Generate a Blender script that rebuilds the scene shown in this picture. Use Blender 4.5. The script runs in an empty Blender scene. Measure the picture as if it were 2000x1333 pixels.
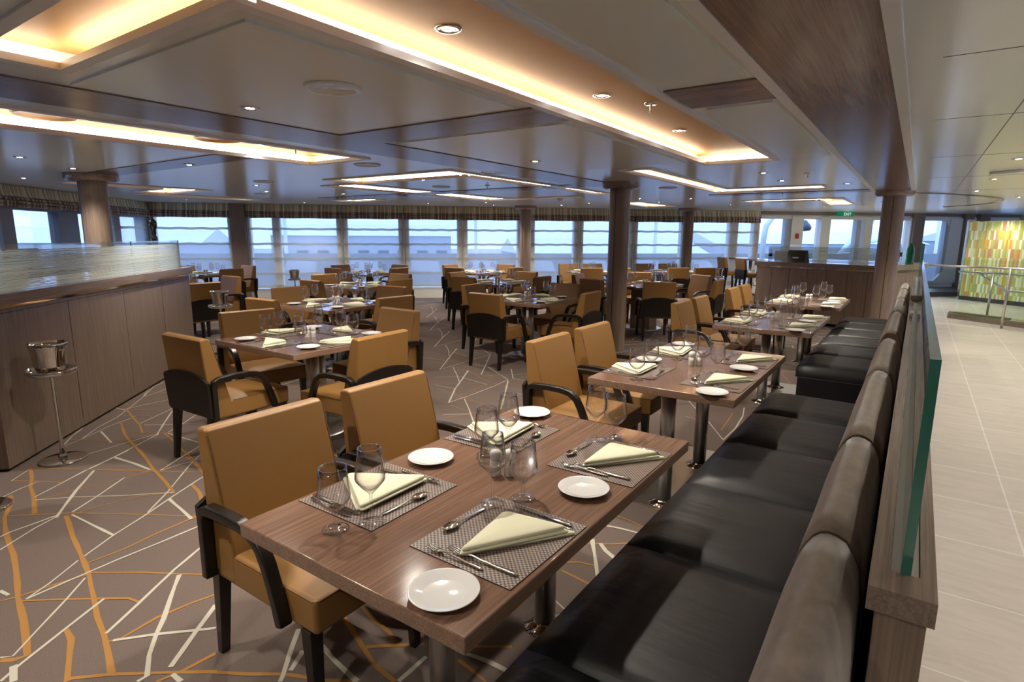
import bpy, bmesh, math, random
from mathutils import Vector, Matrix
from mathutils.geometry import tessellate_polygon
R = math.radians
PI = math.pi
random.seed(7)
scene = bpy.context.scene
COL = scene.collection

# ---------------------------------------------------------------- camera
def make_camera():
    cd = bpy.data.cameras.new('camera')
    cd.sensor_width = 36.0
    cd.lens = 36.0 * 1123.5 / 2000.0
    cd.clip_start = 0.05
    cd.clip_end = 800
    co = bpy.data.objects.new('camera', cd)
    COL.objects.link(co)
    p, a, r = 0.18094, 0.60766, 0.0057665
    fw = Vector((-math.sin(a) * math.cos(p), math.cos(a) * math.cos(p), -math.sin(p)))
    rt = Vector((math.cos(a), math.sin(a), 0))
    up = rt.cross(fw)
    rt2 = rt * math.cos(r) + up * math.sin(r)
    up2 = rt2.cross(fw)
    m = Matrix((rt2, up2, -fw)).transposed().to_4x4()
    m.translation = Vector((0, 0, 1.55))
    co.matrix_world = m
    scene.camera = co
make_camera()

# ---------------------------------------------------------------- colour management, world
scene.view_settings.view_transform = 'Standard'
scene.view_settings.look = 'None'
scene.view_settings.gamma = 1.0
scene.view_settings.exposure = 0.42
scene.view_settings.use_curve_mapping = False
scene.cycles.max_bounces = 6
scene.cycles.diffuse_bounces = 3
scene.cycles.glossy_bounces = 3
scene.cycles.transparent_max_bounces = 24
scene.cycles.use_adaptive_sampling = True
scene.cycles.adaptive_threshold = .03
scene.cycles.use_denoising = True
scene.cycles.caustics_reflective = False
scene.cycles.caustics_refractive = False
scene.cycles.sample_clamp_indirect = 4.0

DAY = 2.9      # dusk daylight
LAMP = 72.0     # watts per downlight
LED = 12.0       # cove strips
w = bpy.data.worlds.new('dusk_sky'); scene.world = w; w.use_nodes = True
nt = w.node_tree
bg = nt.nodes['Background']
tc = nt.nodes.new('ShaderNodeTexCoord'); sp = nt.nodes.new('ShaderNodeSeparateXYZ')
cr = nt.nodes.new('ShaderNodeValToRGB')
nt.links.new(tc.outputs['Generated'], sp.inputs[0]); nt.links.new(sp.outputs['Z'], cr.inputs[0])
cr.color_ramp.elements[0].position = 0.0; cr.color_ramp.elements[0].color = (0.31, 0.46, 1.0, 1)
cr.color_ramp.elements[1].position = 0.35; cr.color_ramp.elements[1].color = (0.44, 0.60, 1.0, 1)
nt.links.new(cr.outputs[0], bg.inputs[0]); bg.inputs[1].default_value = DAY

# ---------------------------------------------------------------- room numbers
ZC = 2.25                    # ceiling
C45 = math.sqrt(0.5)
def ST(s, t):                # ship frame (s along the stern windows, t towards them) to world
    return ((s - t) * C45, (s + t) * C45)
TW = 14.6                    # window wall
SL = -5.8                    # left wall

# ---------------------------------------------------------------- materials
def mat(name, color=(.5, .5, .5), rough=.5, metal=0., coat=0., spec=.5, sheen=0., emit=None, es=0., trans=0.):
    m = bpy.data.materials.new(name); m.use_nodes = True
    b = m.node_tree.nodes['Principled BSDF']
    b.inputs['Base Color'].default_value = (*color, 1)
    b.inputs['Roughness'].default_value = rough
    b.inputs['Metallic'].default_value = metal
    b.inputs['Coat Weight'].default_value = coat
    b.inputs['Coat Roughness'].default_value = .06
    b.inputs['Specular IOR Level'].default_value = spec
    b.inputs['Sheen Weight'].default_value = sheen
    b.inputs['Transmission Weight'].default_value = trans
    if emit:
        b.inputs['Emission Color'].default_value = (*emit, 1)
        b.inputs['Emission Strength'].default_value = es
    return m
def nodes(m): return m.node_tree.nodes, m.node_tree.links, m.node_tree.nodes['Principled BSDF']
def coords(m, scale=(1, 1, 1), rot=(0, 0, 0)):
    n, l, b = nodes(m)
    t = n.new('ShaderNodeTexCoord'); mp = n.new('ShaderNodeMapping')
    mp.inputs['Scale'].default_value = scale; mp.inputs['Rotation'].default_value = rot
    l.new(t.outputs['Object'], mp.inputs[0]); return mp.outputs[0]
def ramp(m, fac, stops, const=False):
    n, l, b = nodes(m); c = n.new('ShaderNodeValToRGB')
    e = c.color_ramp.elements
    while len(e) < len(stops): e.new(1.0)
    for i, (p, col) in enumerate(stops): e[i].position = p; e[i].color = (*col, 1)
    if const: c.color_ramp.interpolation = 'CONSTANT'
    l.new(fac, c.inputs[0]); return c.outputs[0]
def noise(m, vec, scale, detail=4, rough=.55, dist=0.):
    n, l, b = nodes(m); t = n.new('ShaderNodeTexNoise')
    t.inputs['Scale'].default_value = scale; t.inputs['Detail'].default_value = detail
    t.inputs['Roughness'].default_value = rough; t.inputs['Distortion'].default_value = dist
    l.new(vec, t.inputs['Vector']); return t.outputs[0]
def math_n(m, op, a, b_=None):
    n, l, b = nodes(m); t = n.new('ShaderNodeMath'); t.operation = op
    for i, v in enumerate((a, b_)):
        if v is None: continue
        if isinstance(v, (int, float)): t.inputs[i].default_value = v
        else: l.new(v, t.inputs[i])
    return t.outputs[0]
def mixc(m, fac, a, c, mode='MIX'):
    n, l, b = nodes(m); t = n.new('ShaderNodeMix'); t.data_type = 'RGBA'; t.blend_type = mode
    if isinstance(fac, (int, float)): t.inputs[0].default_value = fac
    else: l.new(fac, t.inputs[0])
    for i, v in ((6, a), (7, c)):
        if isinstance(v, tuple): t.inputs[i].default_value = (*v, 1)
        else: l.new(v, t.inputs[i])
    return t.outputs[2]
def bump(m, h, strength=.2, dist=.01):
    n, l, b = nodes(m); t = n.new('ShaderNodeBump'); t.inputs['Strength'].default_value = strength
    t.inputs['Distance'].default_value = dist; l.new(h, t.inputs['Height']); l.new(t.outputs[0], b.inputs['Normal'])
def sepxyz(m, vec):
    n, l, b = nodes(m); t = n.new('ShaderNodeSeparateXYZ'); l.new(vec, t.inputs[0]); return t.outputs

def wood(name, c1, c2, grain='y', rough=.35, coat=0., fine=1.0, spec=.5):
    m = mat(name, c1, rough, coat=coat, spec=spec)
    n, l, b = nodes(m)
    s = {'x': (1.2, 26, 26), 'y': (26, 1.2, 26), 'z': (26, 26, 1.2)}[grain]
    v = coords(m, s)
    f = noise(m, v, .55 * fine, 6, .6, .6)
    s2 = {'x': (3, 220, 220), 'y': (220, 3, 220), 'z': (220, 220, 3)}[grain]
    g = noise(m, coords(m, s2), .8, 2, .5)
    mid = tuple((a + d) / 2 for a, d in zip(c1, c2))
    base = ramp(m, f, [(.30, c1), (.47, mid), (.55, c1), (.72, c2)])
    dk = ramp(m, g, [(.3, (.72, .72, .72)), (.65, (1.08, 1.08, 1.08))])
    l.new(mixc(m, 1.0, base, dk, 'MULTIPLY'), b.inputs['Base Color'])
    return m

M = {}
M['tan'] = mat('tan_leather', (.275, .140, .039), .45)
bump(M['tan'], noise(M['tan'], coords(M['tan'], (1, 1, 1)), 420, 2), .12, .002)
M['tan2'] = mat('tan_leather_seam', (.20, .095, .033), .5)
M['ebony'] = mat('dark_stained_wood', (.012, .009, .007), .32)
M['table'] = wood('walnut_table_top', (.265, .150, .100), (.150, .080, .053), 'y', .15, .6)
M['tableedge'] = wood('walnut_table_edge', (.31, .19, .13), (.21, .12, .08), 'y', .3, .3)
M['panel'] = wood('taupe_wood_panel_upright', (.27, .195, .148), (.19, .135, .102), 'z', .42)
M['panelx'] = wood('taupe_wood_panel_lengthwise', (.29, .21, .165), (.18, .125, .096), 'y', .20, .3)
M['panelc'] = wood('taupe_wood_panel_crosswise', (.29, .21, .165), (.18, .125, .096), 'x', .20, .3)
M['panelceil'] = wood('dark_ceiling_timber_lengthwise', (.24, .165, .135), (.15, .102, .083), 'y', .2, 0)
M['panelceilc'] = wood('dark_ceiling_timber_crosswise', (.22, .15, .125), (.14, .095, .078), 'x', .2, 0)
M['black'] = mat('black_leather', (.010, .0105, .0125), .44)
bump(M['black'], noise(M['black'], coords(M['black'], (3, 14, 3)), 1.6, 3), .16, .02)
M['velvet'] = mat('brown_velvet', (.17, .115, .078), .85, sheen=.6)
n_, l_, b_ = nodes(M['velvet'])
l_.new(ramp(M['velvet'], noise(M['velvet'], coords(M['velvet'], (9, 5, 9)), 3, 4), [(.3, (.14, .10, .072)), (.7, (.26, .195, .143))]), b_.inputs['Base Color'])
M['ceil'] = mat('painted_metal_ceiling', (.84, .90, .86), .17, spec=.5)
M['ceil2'] = mat('painted_metal_ceiling_panel', (.82, .89, .84), .22, spec=.55)
M['trimw'] = mat('white_metal_trim', (.84, .84, .80), .3)
M['gold'] = mat('gold_painted_recess', (.46, .235, .07), .55)
M['white'] = mat('white_painted_metal', (.88, .87, .80), .4)
M['steel'] = mat('brushed_steel', (.66, .65, .62), .34, 1.)
M['chrome'] = mat('polished_chrome', (.78, .76, .73), .05, 1.)
M['cutlery'] = mat('polished_cutlery_steel', (.80, .78, .74), .12, 1.)
M['china'] = mat('white_china', (.86, .86, .85), .12, coat=.5)
M['napkin'] = mat('cream_linen', (.90, .88, .64), .85, sheen=.2)
M['ceramic'] = mat('white_ceramic', (.80, .79, .72), .3)
M['blackobj'] = mat('black_lacquer', (.01, .012, .012), .2, coat=.5)
M['carpet'] = mat('brown_carpet', (.125, .087, .072), .95, spec=.15)
n_, l_, b_ = nodes(M['carpet'])
l_.new(ramp(M['carpet'], noise(M['carpet'], coords(M['carpet']), 260, 3, .7), [(.3, (.125, .093, .080)), (.7, (.192, .148, .128))]), b_.inputs['Base Color'])
bump(M['carpet'], noise(M['carpet'], coords(M['carpet']), 500, 2), .4, .004)
M['cream'] = mat('cream_carpet_yarn', (.50, .47, .39), .95, spec=.1)
M['ochre'] = mat('ochre_carpet_yarn', (.36, .185, .06), .95, spec=.1)
M['lens'] = mat('lamp_lens', (1, 1, 1), .4, emit=(1, .95, .88), es=70)
M['led'] = mat('led_strip', (1, 1, 1), .4, emit=(1, .90, .76), es=LED)
M['green'] = mat('exit_green', (.0, .16, .07), .4, emit=(.0, .30, .13), es=.25)
M['signwhite'] = mat('sign_white', (.8, .85, .8), .4, emit=(.8, 1, .9), es=.5)
M['red'] = mat('red_plastic', (.5, .03, .03), .35)
M['rubber'] = mat('dark_metal', (.03, .03, .03), .5)
M['plant'] = mat('green_gravel_bed', (.10, .13, .035), .8)

# beige tile floor
M['tile'] = mat('beige_stone_tile', (.56, .51, .45), .24)
n_, l_, b_ = nodes(M['tile'])
v_ = coords(M['tile'])
br = n_.new('ShaderNodeTexBrick'); l_.new(v_, br.inputs['Vector'])
br.offset = 0.0; br.inputs['Scale'].default_value = 1.0
br.inputs['Brick Width'].default_value = .6; br.inputs['Row Height'].default_value = .6
br.inputs['Mortar Size'].default_value = .005; br.inputs['Mortar Smooth'].default_value = .1
br.inputs['Color1'].default_value = (.68, .61, .53, 1); br.inputs['Color2'].default_value = (.72, .65, .57, 1)
br.inputs['Mortar'].default_value = (.85, .82, .77, 1)
vein = ramp(M['tile'], noise(M['tile'], coords(M['tile'], (2.2, 9, 1)), 1.6, 6, .65, .8), [(.35, (.93, .925, .92)), (.6, (1.03, 1.03, 1.03))])
l_.new(mixc(M['tile'], 1.0, br.outputs[0], vein, 'MULTIPLY'), b_.inputs['Base Color'])

# woven placemat
M['mat'] = mat('woven_vinyl', (.05, .035, .03), .38)
n_, l_, b_ = nodes(M['mat'])
ck = n_.new('ShaderNodeTexChecker'); ck.inputs['Scale'].default_value = 155
l_.new(coords(M['mat'], (1, 1, .001)), ck.inputs['Vector'])
ck.inputs['Color1'].default_value = (.045, .026, .020, 1); ck.inputs['Color2'].default_value = (.33, .26, .225, 1)
l_.new(ck.outputs[0], b_.inputs['Base Color'])
M['matedge'] = mat('placemat_binding', (.03, .02, .017), .5)

# striped blind cloth (x = along the wall, in the blind's own frame)
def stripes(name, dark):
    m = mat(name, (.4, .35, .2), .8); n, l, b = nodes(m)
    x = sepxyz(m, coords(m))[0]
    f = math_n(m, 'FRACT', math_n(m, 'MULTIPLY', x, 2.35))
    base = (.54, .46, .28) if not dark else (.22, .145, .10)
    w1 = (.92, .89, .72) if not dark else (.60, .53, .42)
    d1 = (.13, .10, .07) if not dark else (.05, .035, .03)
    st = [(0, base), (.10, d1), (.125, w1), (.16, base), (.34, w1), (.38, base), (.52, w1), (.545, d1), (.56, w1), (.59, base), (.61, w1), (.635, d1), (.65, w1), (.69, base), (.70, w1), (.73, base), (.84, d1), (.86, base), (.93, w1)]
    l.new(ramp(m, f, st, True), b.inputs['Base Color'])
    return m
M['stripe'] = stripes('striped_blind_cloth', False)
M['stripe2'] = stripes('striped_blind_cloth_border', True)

# sheer cloth: part see-through, part lit through
def sheer(name, a, col):
    m = bpy.data.materials.new(name); m.use_nodes = True; n = m.node_tree.nodes; l = m.node_tree.links
    n.remove(n['Principled BSDF'])
    tr = n.new('ShaderNodeBsdfTransparent'); df = n.new('ShaderNodeBsdfDiffuse'); tl = n.new('ShaderNodeBsdfTranslucent')
    df.inputs[0].default_value = (*col, 1); tl.inputs[0].default_value = (*col, 1)
    m1 = n.new('ShaderNodeMixShader'); m1.inputs[0].default_value = .5
    m2 = n.new('ShaderNodeMixShader'); m2.inputs[0].default_value = a
    l.new(df.outputs[0], m1.inputs[1]); l.new(tl.outputs[0], m1.inputs[2])
    l.new(tr.outputs[0], m2.inputs[1]); l.new(m1.outputs[0], m2.inputs[2])
    l.new(m2.outputs[0], n['Material Output'].inputs[0]); return m
M['sheer'] = sheer('sheer_voile', .40, (.88, .88, .86))
M['sheer2'] = sheer('sheer_voile_hem', .93, (.56, .53, .43))
M['frost'] = sheer('frosted_line', .85, (.85, .90, .88))

# thin glass: clear with a fresnel reflection
def thin_glass(name, tint=(1, 1, 1), rough=0.0, k=1.0):
    m = bpy.data.materials.new(name); m.use_nodes = True; n = m.node_tree.nodes; l = m.node_tree.links
    n.remove(n['Principled BSDF'])
    tr = n.new('ShaderNodeBsdfTransparent'); tr.inputs[0].default_value = (*tint, 1)
    gl = n.new('ShaderNodeBsdfGlossy'); gl.inputs['Roughness'].default_value = rough
    fr = n.new('ShaderNodeLayerWeight')
    pw = n.new('ShaderNodeMath'); pw.operation = 'POWER'; pw.inputs[1].default_value = 2.6; l.new(fr.outputs['Facing'], pw.inputs[0])
    mu = n.new('ShaderNodeMath'); mu.operation = 'MULTIPLY_ADD'; mu.inputs[1].default_value = .75 * k; mu.inputs[2].default_value = .035 * k; mu.use_clamp = True
    mx = n.new('ShaderNodeMixShader'); l.new(pw.outputs[0], mu.inputs[0]); l.new(mu.outputs[0], mx.inputs[0])
    l.new(tr.outputs[0], mx.inputs[1]); l.new(gl.outputs[0], mx.inputs[2]); l.new(mx.outputs[0], n['Material Output'].inputs[0]); return m
M['glass'] = thin_glass('drinking_glass', (.995, .995, .995), .03, 1.8)
M['pane'] = thin_glass('window_glass', (.93, .96, .97), 0, 1.0)
M['pane2'] = thin_glass('balustrade_glass', (.93, .97, .955), 0, 1.0)
M['gedge'] = mat('green_glass_edge', (.07, .33, .27), .15, coat=.5)
M['botg'] = thin_glass('green_bottle_plastic', (.15, .70, .42), .05, 1.5)
M['botc'] = thin_glass('clear_bottle_plastic', (.80, .86, .90), .05, 1.5)

# lit glass mosaic: upright slips in rows
M['mosaic'] = mat('glass_mosaic', (.4, .5, .2), .25)
n_, l_, b_ = nodes(M['mosaic'])
o_ = sepxyz(M['mosaic'], coords(M['mosaic']))
row = math_n(M['mosaic'], 'FLOOR', math_n(M['mosaic'], 'MULTIPLY', o_[2], 4.6))
colm = math_n(M['mosaic'], 'FLOOR', math_n(M['mosaic'], 'MULTIPLY', o_[1], 22.0))
cb = n_.new('ShaderNodeCombineXYZ'); l_.new(row, cb.inputs[0]); l_.new(colm, cb.inputs[1])
wn = n_.new('ShaderNodeTexWhiteNoise'); l_.new(cb.outputs[0], wn.inputs['Vector'])
mc = ramp(M['mosaic'], wn.outputs['Value'], [(0, (.36, .37, .09)), (.28, (.56, .60, .36)), (.5, (.44, .44, .14)), (.66, (.68, .72, .54)), (.8, (.42, .22, .10)), (.9, (.58, .25, .03)), (.95, (.38, .40, .12))], True)
l_.new(mc, b_.inputs['Base Color']); l_.new(mc, b_.inputs['Emission Color']); b_.inputs['Emission Strength'].default_value = .18

# outdoors
M['deck'] = mat('grey_deck', (.16, .18, .20), .6)
M['quay'] = mat('snowy_quay', (.30, .33, .36), .9)
M['shed'] = mat('distant_warehouse', (.34, .38, .42), .9)
M['shedroof'] = mat('distant_snowy_roof', (.62, .66, .70), .9)
M['hull'] = mat('dark_blue_paint', (.03, .05, .09), .4)
M['crane'] = mat('pale_crane_paint', (.55, .60, .62), .6)
M['cover'] = mat('grey_furniture_cover', (.22, .24, .27), .9)

# ---------------------------------------------------------------- mesh builder
class MB:
    def __init__(s): s.v = []; s.f = []; s.m = []; s.sm = []
    def add(s, vs, fs, mi=0, smooth=False):
        o = len(s.v); s.v += [tuple(v) for v in vs]
        for f in fs: s.f.append([i + o for i in f]); s.m.append(mi); s.sm.append(smooth)
        return s
    def box(s, x0, x1, y0, y1, z0, z1, mi=0):
        return s.hexa([(x0, y0, z0), (x1, y0, z0), (x1, y1, z0), (x0, y1, z0)], [(x0, y0, z1), (x1, y0, z1), (x1, y1, z1), (x0, y1, z1)], mi)
    def hexa(s, lo, hi, mi=0):
        return s.add(list(lo) + list(hi), [(3, 2, 1, 0), (4, 5, 6, 7), (0, 1, 5, 4), (1, 2, 6, 5), (2, 3, 7, 6), (3, 0, 4, 7)], mi)
    def prism(s, poly, a, b, axis='x', mi=0):
        def P(p, c): return {'x': (c, p[0], p[1]), 'y': (p[0], c, p[1]), 'z': (p[0], p[1], c)}[axis]
        n = len(poly); vs = [P(p, a) for p in poly] + [P(p, b) for p in poly]
        fs = [list(range(n))[::-1], [i + n for i in range(n)]] + [(i, (i + 1) % n, (i + 1) % n + n, i + n) for i in range(n)]
        return s.add(vs, fs, mi)
    def lathe(s, prof, seg=24, c=(0, 0, 0), mi=0, smooth=True, cap=False):
        n = len(prof); vs = []
        for k in range(seg):
            a = 2 * PI * k / seg
            for r, z in prof: vs.append((c[0] + r * math.cos(a), c[1] + r * math.sin(a), c[2] + z))
        fs = [(k * n + i, ((k + 1) % seg) * n + i, ((k + 1) % seg) * n + i + 1, k * n + i + 1) for k in range(seg) for i in range(n - 1)]
        if cap: fs += [[k * n + n - 1 for k in range(seg)], [k * n for k in range(seg)][::-1]]
        return s.add(vs, fs, mi, smooth)
    def cyl(s, c, r, h, seg=20, mi=0, r2=None):
        r2 = r if r2 is None else r2
        vs = [(c[0] + r * math.cos(2 * PI * k / seg), c[1] + r * math.sin(2 * PI * k / seg), c[2]) for k in range(seg)]
        vs += [(c[0] + r2 * math.cos(2 * PI * k / seg), c[1] + r2 * math.sin(2 * PI * k / seg), c[2] + h) for k in range(seg)]
        s.add(vs, [(k, (k + 1) % seg, (k + 1) % seg + seg, k + seg) for k in range(seg)], mi, True)
        s.add(vs[:seg], [list(range(seg))[::-1]], mi); s.add(vs[seg:], [list(range(seg))], mi); return s
    def tube(s, path, r, seg=8, mi=0, flat=1.0):
        P = [Vector(p) for p in path]; vs = []; up = Vector((0, 0, 1))
        for i, p in enumerate(P):
            d = (P[min(i + 1, len(P) - 1)] - P[max(i - 1, 0)]).normalized()
            a = d.cross(up)
            if a.length < .01: a = Vector((1, 0, 0))
            a.normalize(); b = a.cross(d).normalized(); rr = r[i] if isinstance(r, (list, tuple)) else r
            for k in range(seg):
                t = 2 * PI * k / seg; vs.append(p + a * rr * math.cos(t) + b * rr * flat * math.sin(t))
        fs = [(i * seg + k, i * seg + (k + 1) % seg, (i + 1) * seg + (k + 1) % seg, (i + 1) * seg + k) for i in range(len(P) - 1) for k in range(seg)]
        s.add(vs, fs, mi, True)
        n = len(vs); s.add(vs[:seg], [list(range(seg))], mi); s.add(vs[n - seg:], [list(range(seg))[::-1]], mi); return s
    def band(s, path, thick, x0, x1, mi=0):
        # flat bar of given thickness following a path in the y-z plane, x0..x1 wide
        P = [Vector((p[0], p[1])) for p in path]; lo = []; hi = []
        for i, p in enumerate(P):
            d = (P[min(i + 1, len(P) - 1)] - P[max(i - 1, 0)]).normalized(); nrm = Vector((-d.y, d.x))
            lo.append(p - nrm * thick / 2); hi.append(p + nrm * thick / 2)
        n = len(P); vs = [(x0, q.x, q.y) for q in lo] + [(x0, q.x, q.y) for q in hi] + [(x1, q.x, q.y) for q in lo] + [(x1, q.x, q.y) for q in hi]
        fs = []
        for i in range(n - 1):
            fs += [(i, i + 1, n + i + 1, n + i), (2 * n + i + 1, 2 * n + i, 3 * n + i, 3 * n + i + 1), (i + 1, i, 2 * n + i, 2 * n + i + 1), (n + i, n + i + 1, 3 * n + i + 1, 3 * n + i)]
        fs += [(0, n, 3 * n, 2 * n), (n - 1, 3 * n - 1, 4 * n - 1, 2 * n - 1)]
        return s.add(vs, fs, mi)
    def quad(s, a, b, c, d, mi=0): return s.add([a, b, c, d], [(0, 1, 2, 3)], mi)
    def build(s, name, mats, parent=None, bevel=0., seg=2, fix=True, smooth=False, loc=None, rot=0.):
        me = bpy.data.meshes.new(name); me.from_pydata(s.v, [], s.f)
        if not isinstance(mats, (list, tuple)): mats = [mats]
        for m in mats: me.materials.append(m)
        for p, mi, sm in zip(me.polygons, s.m, s.sm): p.material_index = mi; p.use_smooth = sm or smooth
        if fix:
            bm = bmesh.new(); bm.from_mesh(me); bmesh.ops.remove_doubles(bm, verts=bm.verts, dist=1e-6)
            bmesh.ops.recalc_face_normals(bm, faces=bm.faces); bm.to_mesh(me); bm.free()
        me.update()
        o = bpy.data.objects.new(name, me); COL.objects.link(o)
        if parent: o.parent = parent
        if loc: o.location = loc
        if rot: o.rotation_euler[2] = rot
        if bevel:
            b = o.modifiers.new('bevel', 'BEVEL'); b.width = bevel; b.segments = seg; b.limit_method = 'ANGLE'; b.angle_limit = R(40)
            for p in me.polygons: p.use_smooth = True
            wn = o.modifiers.new('normals', 'WEIGHTED_NORMAL'); wn.keep_sharp = True
        return o

def tag(o, label, cat, group=None):
    o['label'] = label; o['category'] = cat
    if group: o['group'] = group
    return o
def empty(name, loc=(0, 0, 0), rz=0.):
    o = bpy.data.objects.new(name, None); COL.objects.link(o); o.location = loc; o.rotation_euler[2] = rz
    o.empty_display_size = .1; return o
def struct(o): o['kind'] = 'structure'; return o
def children(o): return CH.get(o.name, [])
CH = {}
def index_children():
    CH.clear()
    for o in COL.objects:
        if o.parent: CH.setdefault(o.parent.name, []).append(o)
USED = set()
def place(proto, loc, rz, label, cat, group=None):
    """first call moves the prototype itself, later calls copy it with its parts and sub-parts"""
    if proto.name not in USED:
        USED.add(proto.name); o = proto
    else:
        o = proto.copy(); COL.objects.link(o)
        for ch in PROTO_CH[proto.name]:
            c = ch.copy(); COL.objects.link(c); c.parent = o
            for g in PROTO_CH.get(ch.name, []):
                d = g.copy(); COL.objects.link(d); d.parent = c
    o.location = loc; o.rotation_euler[2] = rz
    tag(o, label, cat, group)
    return o
PROTO_CH = {}
def bake(o):
    if o.type == 'MESH' and o.modifiers:
        me = bpy.data.meshes.new_from_object(o.evaluated_get(bpy.context.evaluated_depsgraph_get()))
        o.modifiers.clear(); o.data = me
def proto(o):
    bpy.context.view_layer.update()
    for c in [o] + list(o.children_recursive): bake(c)
    kids = [c for c in COL.objects if c.parent == o]
    PROTO_CH[o.name] = kids
    for k in kids: PROTO_CH[k.name] = [c for c in COL.objects if c.parent == k]
    return o

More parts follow.
